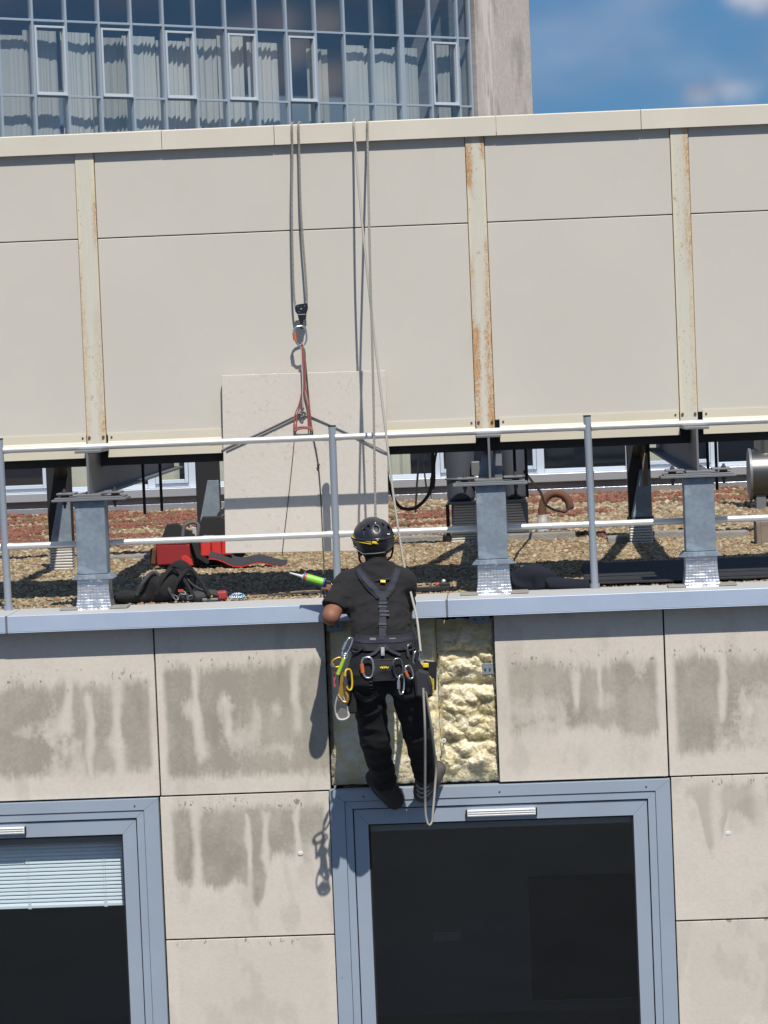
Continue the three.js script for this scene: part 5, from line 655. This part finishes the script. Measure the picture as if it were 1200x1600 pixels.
// harness: webbing that lies on the clothes
{
  const h = new THREE.Group(); h.name = 'harness'; worker.add(h);
  const dress = (p) => Math.min(shirt(p), trousers(p)), zOn = (x, y) => { let z = 0.95; for (let i = 0; i < 90; i++) { const d = dress([x, y, z]); if (d < 0.0012) break; z -= Math.max(0.0015, d * 0.6); if (z < 0.1) break; } return z; };
  const ribbon = (pts, w, lift, th, mat, name, parent = h, nSeg = 24) => { const c = new THREE.CatmullRomCurve3(pts.map((q) => new THREE.Vector3(q[0], q[1], 0)), false, 'centripetal'), P2 = [], id = []; const K = 5; for (let i = 0; i <= nSeg; i++) { const q = c.getPoint(i / nSeg), t = c.getTangent(i / nSeg), nx = -t.y, ny = t.x; for (const o of [1, 0]) for (let k = 0; k < K; k++) { const s = (k / (K - 1) - 0.5) * w, x = q.x + nx * s, y = q.y + ny * s; P2.push([x, y, 0, o]); } } const zz = P2.map((q) => zOn(q[0], q[1])); const pos = []; P2.forEach((q, i) => pos.push(q[0], q[1], zz[i] + lift + (q[3] ? th : -0.004))); const W = 2 * K; for (let i = 0; i < nSeg; i++) { const a = i * W, b = a + W; for (let k = 0; k < K - 1; k++) { id.push(a + k, b + k, a + k + 1, a + k + 1, b + k, b + k + 1); } id.push(a, a + K, b, b, a + K, b + K); id.push(a + K - 1, b + K - 1, a + 2 * K - 1, a + 2 * K - 1, b + K - 1, b + 2 * K - 1); } for (const a of [0, nSeg * W]) for (let k = 0; k < K - 1; k++) id.push(a + k, a + k + 1, a + K + k, a + k + 1, a + K + k + 1, a + K + k); const g = new THREE.BufferGeometry(); g.setAttribute('position', new THREE.Float32BufferAttribute(pos, 3)); g.setIndex(id); const q = g.toNonIndexed(); q.computeVertexNormals(); return mesh(name, metreUV(q), mat, parent); };
  const web = M(lin(0.020, 0.022, 0.036), 0.8), pad = M(lin(0.012, 0.012, 0.015), 0.85), edge = M(lin(0.05, 0.052, 0.065), 0.8);
  ribbon([[-0.115, 0.205], [-0.085, 0.155], [-0.045, 0.105], [-0.002, 0.066]], 0.048, 0.004, 0.006, pad, 'shoulder_pad'); ribbon([[0.088, 0.195], [0.075, 0.15], [0.055, 0.105], [0.022, 0.066]], 0.046, 0.004, 0.006, pad, 'shoulder_pad');
  ribbon([[-0.118, 0.208], [-0.085, 0.158], [-0.04, 0.108], [0.002, 0.062]], 0.026, 0.010, 0.003, web, 'shoulder_strap'); ribbon([[0.092, 0.198], [0.076, 0.15], [0.054, 0.104], [0.018, 0.062]], 0.026, 0.010, 0.003, web, 'shoulder_strap');
  ribbon([[0.012, 0.088], [0.010, 0.0], [0.008, -0.06], [0.006, -0.14], [0.006, -0.20]], 0.036, 0.010, 0.005, web, 'back_strap');
  ribbon([[0.0, 0.095], [-0.006, 0.0]], 0.010, 0.0085, 0.003, pad, 'strap_edge'); ribbon([[-0.028, 0.148], [0.05, 0.150]], 0.006, 0.016, 0.002, web, 'cross_stitch');
  for (const [y, w, x] of [[0.03, 0.044, 0.012], [0.012, 0.044, 0.010], [-0.012, 0.05, 0.016], [-0.03, 0.046, 0.02], [-0.075, 0.040, 0.008], [-0.092, 0.040, 0.008]]) ribbon([[x - w / 2, y], [x + w / 2, y - 0.003]], 0.010, 0.016, 0.005, edge, 'slider_buckle', h, 8);
  ribbon([[0.000, 0.140], [0.026, 0.137]], 0.012, 0.018, 0.004, mats.yellow, 'yellow_tab', h, 8);
  ribbon([[-0.168, -0.158], [-0.08, -0.170], [0.01, -0.172], [0.09, -0.174], [0.172, -0.168]], 0.075, 0.006, 0.010, pad, 'waist_pad', h, 30); ribbon([[-0.172, -0.145], [-0.08, -0.158], [0.01, -0.160], [0.09, -0.160], [0.175, -0.155]], 0.022, 0.017, 0.003, web, 'waist_belt', h, 30);
  ribbon([[-0.06, -0.148], [-0.028, -0.150]], 0.012, 0.0205, 0.002, M(lin(0.12, 0.14, 0.17), 0.6), 'belt_label', h, 6); ribbon([[0.04, -0.150], [0.075, -0.150]], 0.006, 0.0205, 0.002, M(lin(0.10, 0.115, 0.14), 0.6), 'belt_label', h, 6);
  ribbon([[0.006, -0.192], [0.006, -0.234]], 0.018, 0.020, 0.004, M(lin(0.26, 0.26, 0.26), 0.6), 'grey_tag', h, 8);
  ribbon([[0.0, -0.18], [-0.03, -0.215], [-0.075, -0.235]], 0.014, 0.014, 0.004, web, 'hip_strap'); ribbon([[0.012, -0.18], [0.045, -0.21], [0.098, -0.235]], 0.014, 0.014, 0.004, web, 'hip_strap');
  ribbon([[-0.155, -0.43], [-0.09, -0.465], [-0.03, -0.43]], 0.030, 0.004, 0.005, pad, 'leg_loop'); ribbon([[0.06, -0.43], [0.12, -0.462], [0.19, -0.43]], 0.030, 0.004, 0.005, pad, 'leg_loop');
  ribbon([[0.012, -0.262], [0.010, -0.365]], 0.115, 0.008, 0.010, pad, 'seat_pouch', h, 12); ribbon([[-0.045, -0.255], [0.065, -0.255]], 0.006, 0.0185, 0.002, web, 'pouch_seam', h, 10);
  const logo = ribbon([[-0.010, -0.2965], [0.000, -0.292], [0.002, -0.300], [0.010, -0.291], [0.014, -0.299], [0.020, -0.291], [0.026, -0.299], [0.034, -0.293]], 0.0042, 0.0185, 0.002, mats.yellow, 'yellow_script_mark', h, 40); void logo;
  for (let k = 0; k < 4; k++) ribbon([[-0.068, -0.366 - k * 0.018], [-0.054, -0.367 - k * 0.018]], 0.0035, 0.005, 0.002, edge, 'stitch_mark', h, 4);
  for (const [x, s] of [[-0.165, -1], [0.178, 1]]) mesh('gear_loop', tube([[x, -0.16, zOn(x * 0.9, -0.16) + 0.0], [x + s * 0.015, -0.19, zOn(x * 0.9, -0.17) + 0.02], [x * 0.8, -0.215, zOn(x * 0.8, -0.20) + 0.024], [x * 0.6, -0.195, zOn(x * 0.6, -0.19) + 0.02]], 0.006, 24), web, h);
  worker.userData.zOn = undefined; globalThis.__z = zOn;
}
const zOn = globalThis.__z; delete globalThis.__z;

// ---------- what hangs from the harness ----------
const CG = 'carabiners on the ropes and harness', silver = M(lin(0.62, 0.63, 0.64), 0.25, { metalness: 0.9 }), steelDark = M(lin(0.25, 0.25, 0.26), 0.3, { metalness: 0.9 }), gold = M(lin(0.55, 0.30, 0.06), 0.35, { metalness: 0.6 });
carabiner('carabiner', 'large silver carabiner with orange bands at the worker\'s seat', [-0.074, -0.292, zOn(-0.074, -0.292) + 0.02], 0.058, 0.108, 0.05, 0, silver, mats.orange, CG, 0.0062);
carabiner('carabiner', 'steel carabiner hanging on the right of the worker\'s seat', [0.085, -0.30, zOn(0.085, -0.30) + 0.02], 0.048, 0.10, 0.12, 0.3, steelDark, mats.black, CG, 0.0055);
carabiner('carabiner', 'bright steel carabiner hanging lowest beside the worker\'s right thigh', [0.098, -0.385, zOn(0.098, -0.385) + 0.028], 0.044, 0.098, -0.08, 0.9, silver, silver, CG, 0.0055);
carabiner('carabiner', 'small steel carabiner with orange gate at the worker\'s right hip', [0.142, -0.322, zOn(0.14, -0.322) + 0.03], 0.036, 0.072, 0.35, 0.5, silver, mats.orange, CG, 0.005);
carabiner('carabiner', 'dark steel carabiner high on the worker\'s right gear loop', [0.150, -0.225, zOn(0.15, -0.225) + 0.02], 0.040, 0.085, 0.1, 0.8, steelDark, steelDark, CG, 0.005);
carabiner('carabiner', 'small silver carabiner beside the chrome buckle on the worker\'s right hip', [0.178, -0.255, zOn(0.165, -0.255) + 0.012], 0.034, 0.07, -0.3, 0.7, silver, steelDark, CG, 0.0045);
{
  const zL = 0.69;
  carabiner('carabiner', 'silver carabiner at the top of the gear bunch on the worker\'s left hip', [-0.180, -0.185, zL - 0.02], 0.030, 0.105, -0.5, 0.4, silver, silver, CG, 0.005);
  carabiner('carabiner', 'gold carabiner in the gear bunch on the worker\'s left hip', [-0.232, -0.262, zL], 0.056, 0.044, 0.4, 0.2, gold, silver, CG, 0.0055);
  carabiner('carabiner', 'yellow carabiner in the gear bunch beside the worker\'s left thigh', [-0.176, -0.352, zL + 0.02], 0.040, 0.11, 0.06, 0.6, M(lin(0.62, 0.42, 0.02), 0.4), steelDark, CG, 0.0055);
  const gr = thing('green_ascender', 'lime green handled tool hanging in the gear bunch on the worker\'s left hip', 'tool', [-0.212, -0.285, zL + 0.02]); const lime = M(lin(0.34, 0.52, 0.03), 0.5); mesh('handle', rod([0.016, 0.045, 0], [-0.020, -0.038, 0.0], 0.0095, 14, 0.011), lime, gr); mesh('eye', new THREE.TorusGeometry(0.012, 0.004, 8, 20).translate(0.022, 0.058, 0), silver, gr);
  const ds = thing('bronze_descender', 'bronze descender plate hanging in the gear bunch on the worker\'s left hip', 'descender', [-0.212, -0.385, zL]); mesh('plate', [prism([[-0.028, -0.075], [-0.008, -0.078], [0.006, -0.05], [0.010, 0.02], [0.022, 0.06], [0.006, 0.072], [-0.010, 0.05], [-0.016, 0.0], [-0.024, -0.045]], -0.006, 0.006, 0.002)], gold, ds); mesh('handle', tube([[0.018, -0.03, 0.012], [0.026, -0.06, 0.014], [0.020, -0.085, 0.012], [0.002, -0.082, 0.01]], 0.008, 20), gold, ds); mesh('pivot', rod([-0.016, -0.058, 0.004], [-0.016, -0.058, 0.011], 0.006, 12), mats.black, ds);
  const pk = thing('pink_strap', 'small pink strap end hanging in the gear bunch on the worker\'s left hip', 'strap', [-0.252, -0.345, zL - 0.01]); mesh('webbing', box(-0.006, 0.006, -0.045, 0.04, -0.002, 0.002, 0.001), M(lin(0.42, 0.06, 0.10), 0.8), pk); mesh('stitching', box(-0.004, 0.004, 0.01, 0.03, 0.0022, 0.003, 0), mats.black, pk);
  const st = thing('foot_loop', 'grey wire foot loop hanging lowest beside the worker\'s left leg', 'step', [-0.225, -0.50, zL]); mesh('webbing', [tube([[0.0, 0.085, 0], [-0.018, 0.05, 0.004], [-0.030, 0.0, 0.004], [-0.026, -0.035, 0.004]], 0.005, 24), tube([[0.004, 0.085, 0], [0.022, 0.04, 0], [0.034, 0.0, 0], [0.036, -0.025, 0.0]], 0.005, 24), tube([[-0.012, 0.07, 0.008], [0.006, 0.045, 0.01], [0.02, 0.02, 0.008]], 0.005, 20)], M(lin(0.30, 0.29, 0.27), 0.8), st); mesh('stirrup', tube([[-0.026, -0.03, 0.004], [-0.012, -0.058, 0.006], [0.020, -0.060, 0.006], [0.040, -0.045, 0.002], [0.036, -0.02, 0]], 0.0062, 30), M(lin(0.48, 0.47, 0.44), 0.6), st);
  mesh('tread', prism([[-0.024, -0.03], [-0.012, -0.055], [0.018, -0.057], [0.034, -0.042], [0.030, -0.01], [0.0, 0.0]].reverse(), -0.003, 0.002, 0.001), M(lin(0.14, 0.135, 0.125), 0.7), st);
  mesh('hanging_cord', tube([[0.02, 0.30, -0.02], [0.012, 0.24, 0.0], [0.0, 0.16, 0.004], [0.0, 0.085, 0]], 0.004, 24), mats.blackCloth, st);
  const dp = thing('black_drop_pouch', 'slim black pouch hanging behind the gear bunch on the worker\'s left thigh', 'pouch', [-0.170, -0.46, zL - 0.06]); mesh('body', crumple(new RoundedBoxGeometry(0.05, 0.15, 0.05, 3, 0.012), 0.006, 16, 3), mats.blackCloth, dp); mesh('flap', new RoundedBoxGeometry(0.052, 0.04, 0.054, 2, 0.006).translate(0, 0.06, 0), mats.black, dp);
}
{
  const z = 0.66, t = thing('tool_pouch', 'black tool bag with yellow tab and yellow cord on the worker\'s right hip', 'pouch', [0.225, -0.37, z]);
  mesh('body', crumple(prism([[-0.055, -0.085], [-0.01, -0.105], [0.03, -0.085], [0.036, -0.03], [0.012, 0.04], [-0.035, 0.06], [-0.06, 0.03]], -0.04, 0.04, 0.012), 0.007, 14, 4), M(lin(0.022, 0.023, 0.028), 0.85), t);
  mesh('back_flap', crumple(new RoundedBoxGeometry(0.07, 0.15, 0.012, 3, 0.005).rotateZ(-0.08).translate(0.022, 0.015, -0.03), 0.003, 14, 6), mats.blackCloth, t);
  mesh('yellow_tab', new RoundedBoxGeometry(0.030, 0.024, 0.016, 2, 0.004).translate(0.002, 0.072, -0.018), mats.yellow, t);
  const yc = []; for (let k = 0; k < 3; k++) yc.push(tube([[0.010 + k * 0.009, 0.035 - k * 0.02, -0.016], [0.020 + k * 0.008, 0.0, -0.012], [0.034 + k * 0.002, -0.05, -0.010], [0.036, -0.075, -0.012]], 0.0038, 30, 6)); const yt = colourTex(32, 8, (u) => u % 0.5 < 0.34 ? [0.70, 0.55, 0.03] : [0.03, 0.03, 0.03]); mesh('yellow_cord', yc, M(lin(1, 1, 1), 0.8, { map: rep(yt, 3, 1) }), t);
  mesh('belt_hanger', tube([[-0.04, 0.06, 0], [-0.045, 0.12, -0.01], [-0.04, 0.20, -0.03]], 0.009, 20), mats.blackCloth, t);
}
{ // sealant gun held out to the left
  const t = thing('sealant_gun', 'blue sealant gun with a green cartridge held in the worker\'s left hand', 'sealant gun', [-0.37, 0.142, 0.19]); t.rotation.z = -0.32;
  const tx = colourTex(64, 64, (u, v) => { const a = u * 64; return a > 56 ? [0.55, 0.07, 0.02] : v > 0.30 && v < 0.62 && a > 14 ? (hash2(Math.floor(u * 22), Math.floor(v * 30), 3) > 0.4 ? [0.04, 0.08, 0.35] : [0.5, 0.55, 0.6]) : [0.24, 0.55, 0.05]; });
  const cg = new THREE.CylinderGeometry(0.023, 0.023, 0.105, 28, 1); cg.rotateZ(Math.PI / 2); { const uv = cg.attributes.uv, p = cg.attributes.position; for (let i = 0; i < uv.count; i++) uv.setXY(i, (0.0525 - p.getX(i)) / 0.105, uv.getX(i)); } mesh('cartridge', cg, M(lin(1, 1, 1), 0.45, { map: tx }), t);
  mesh('nozzle', [rod([-0.053, 0, 0], [-0.066, 0, 0], 0.019, 20, 0.012), rod([-0.066, 0, 0], [-0.135, 0, 0], 0.0085, 14, 0.004)], M(lin(0.55, 0.55, 0.55), 0.4), t);
  const bl = M(lin(0.03, 0.16, 0.42), 0.4); mesh('cradle', [rod([-0.055, -0.022, 0.008], [0.066, -0.022, 0.008], 0.0035, 8), rod([-0.055, -0.020, -0.012], [0.066, -0.020, -0.012], 0.0035, 8), new THREE.TorusGeometry(0.025, 0.004, 8, 28).rotateY(Math.PI / 2).translate(0.058, 0, 0), new THREE.TorusGeometry(0.025, 0.0035, 8, 28).rotateY(Math.PI / 2).translate(-0.055, 0, 0)], bl, t);
  mesh('trigger_body', [new RoundedBoxGeometry(0.035, 0.04, 0.024, 2, 0.006).translate(0.08, -0.002, 0), new RoundedBoxGeometry(0.018, 0.09, 0.022, 2, 0.006).rotateZ(0.25).translate(0.098, -0.055, 0)], mats.black, t); mesh('plunger_rod', rod([0.08, 0.004, 0], [0.16, 0.004, 0], 0.004, 8), mats.chrome, t); mesh('trigger', new RoundedBoxGeometry(0.008, 0.07, 0.014, 2, 0.003).rotateZ(0.15).translate(0.074, -0.045, 0), bl, t);
}

renderer.render(scene, camera);
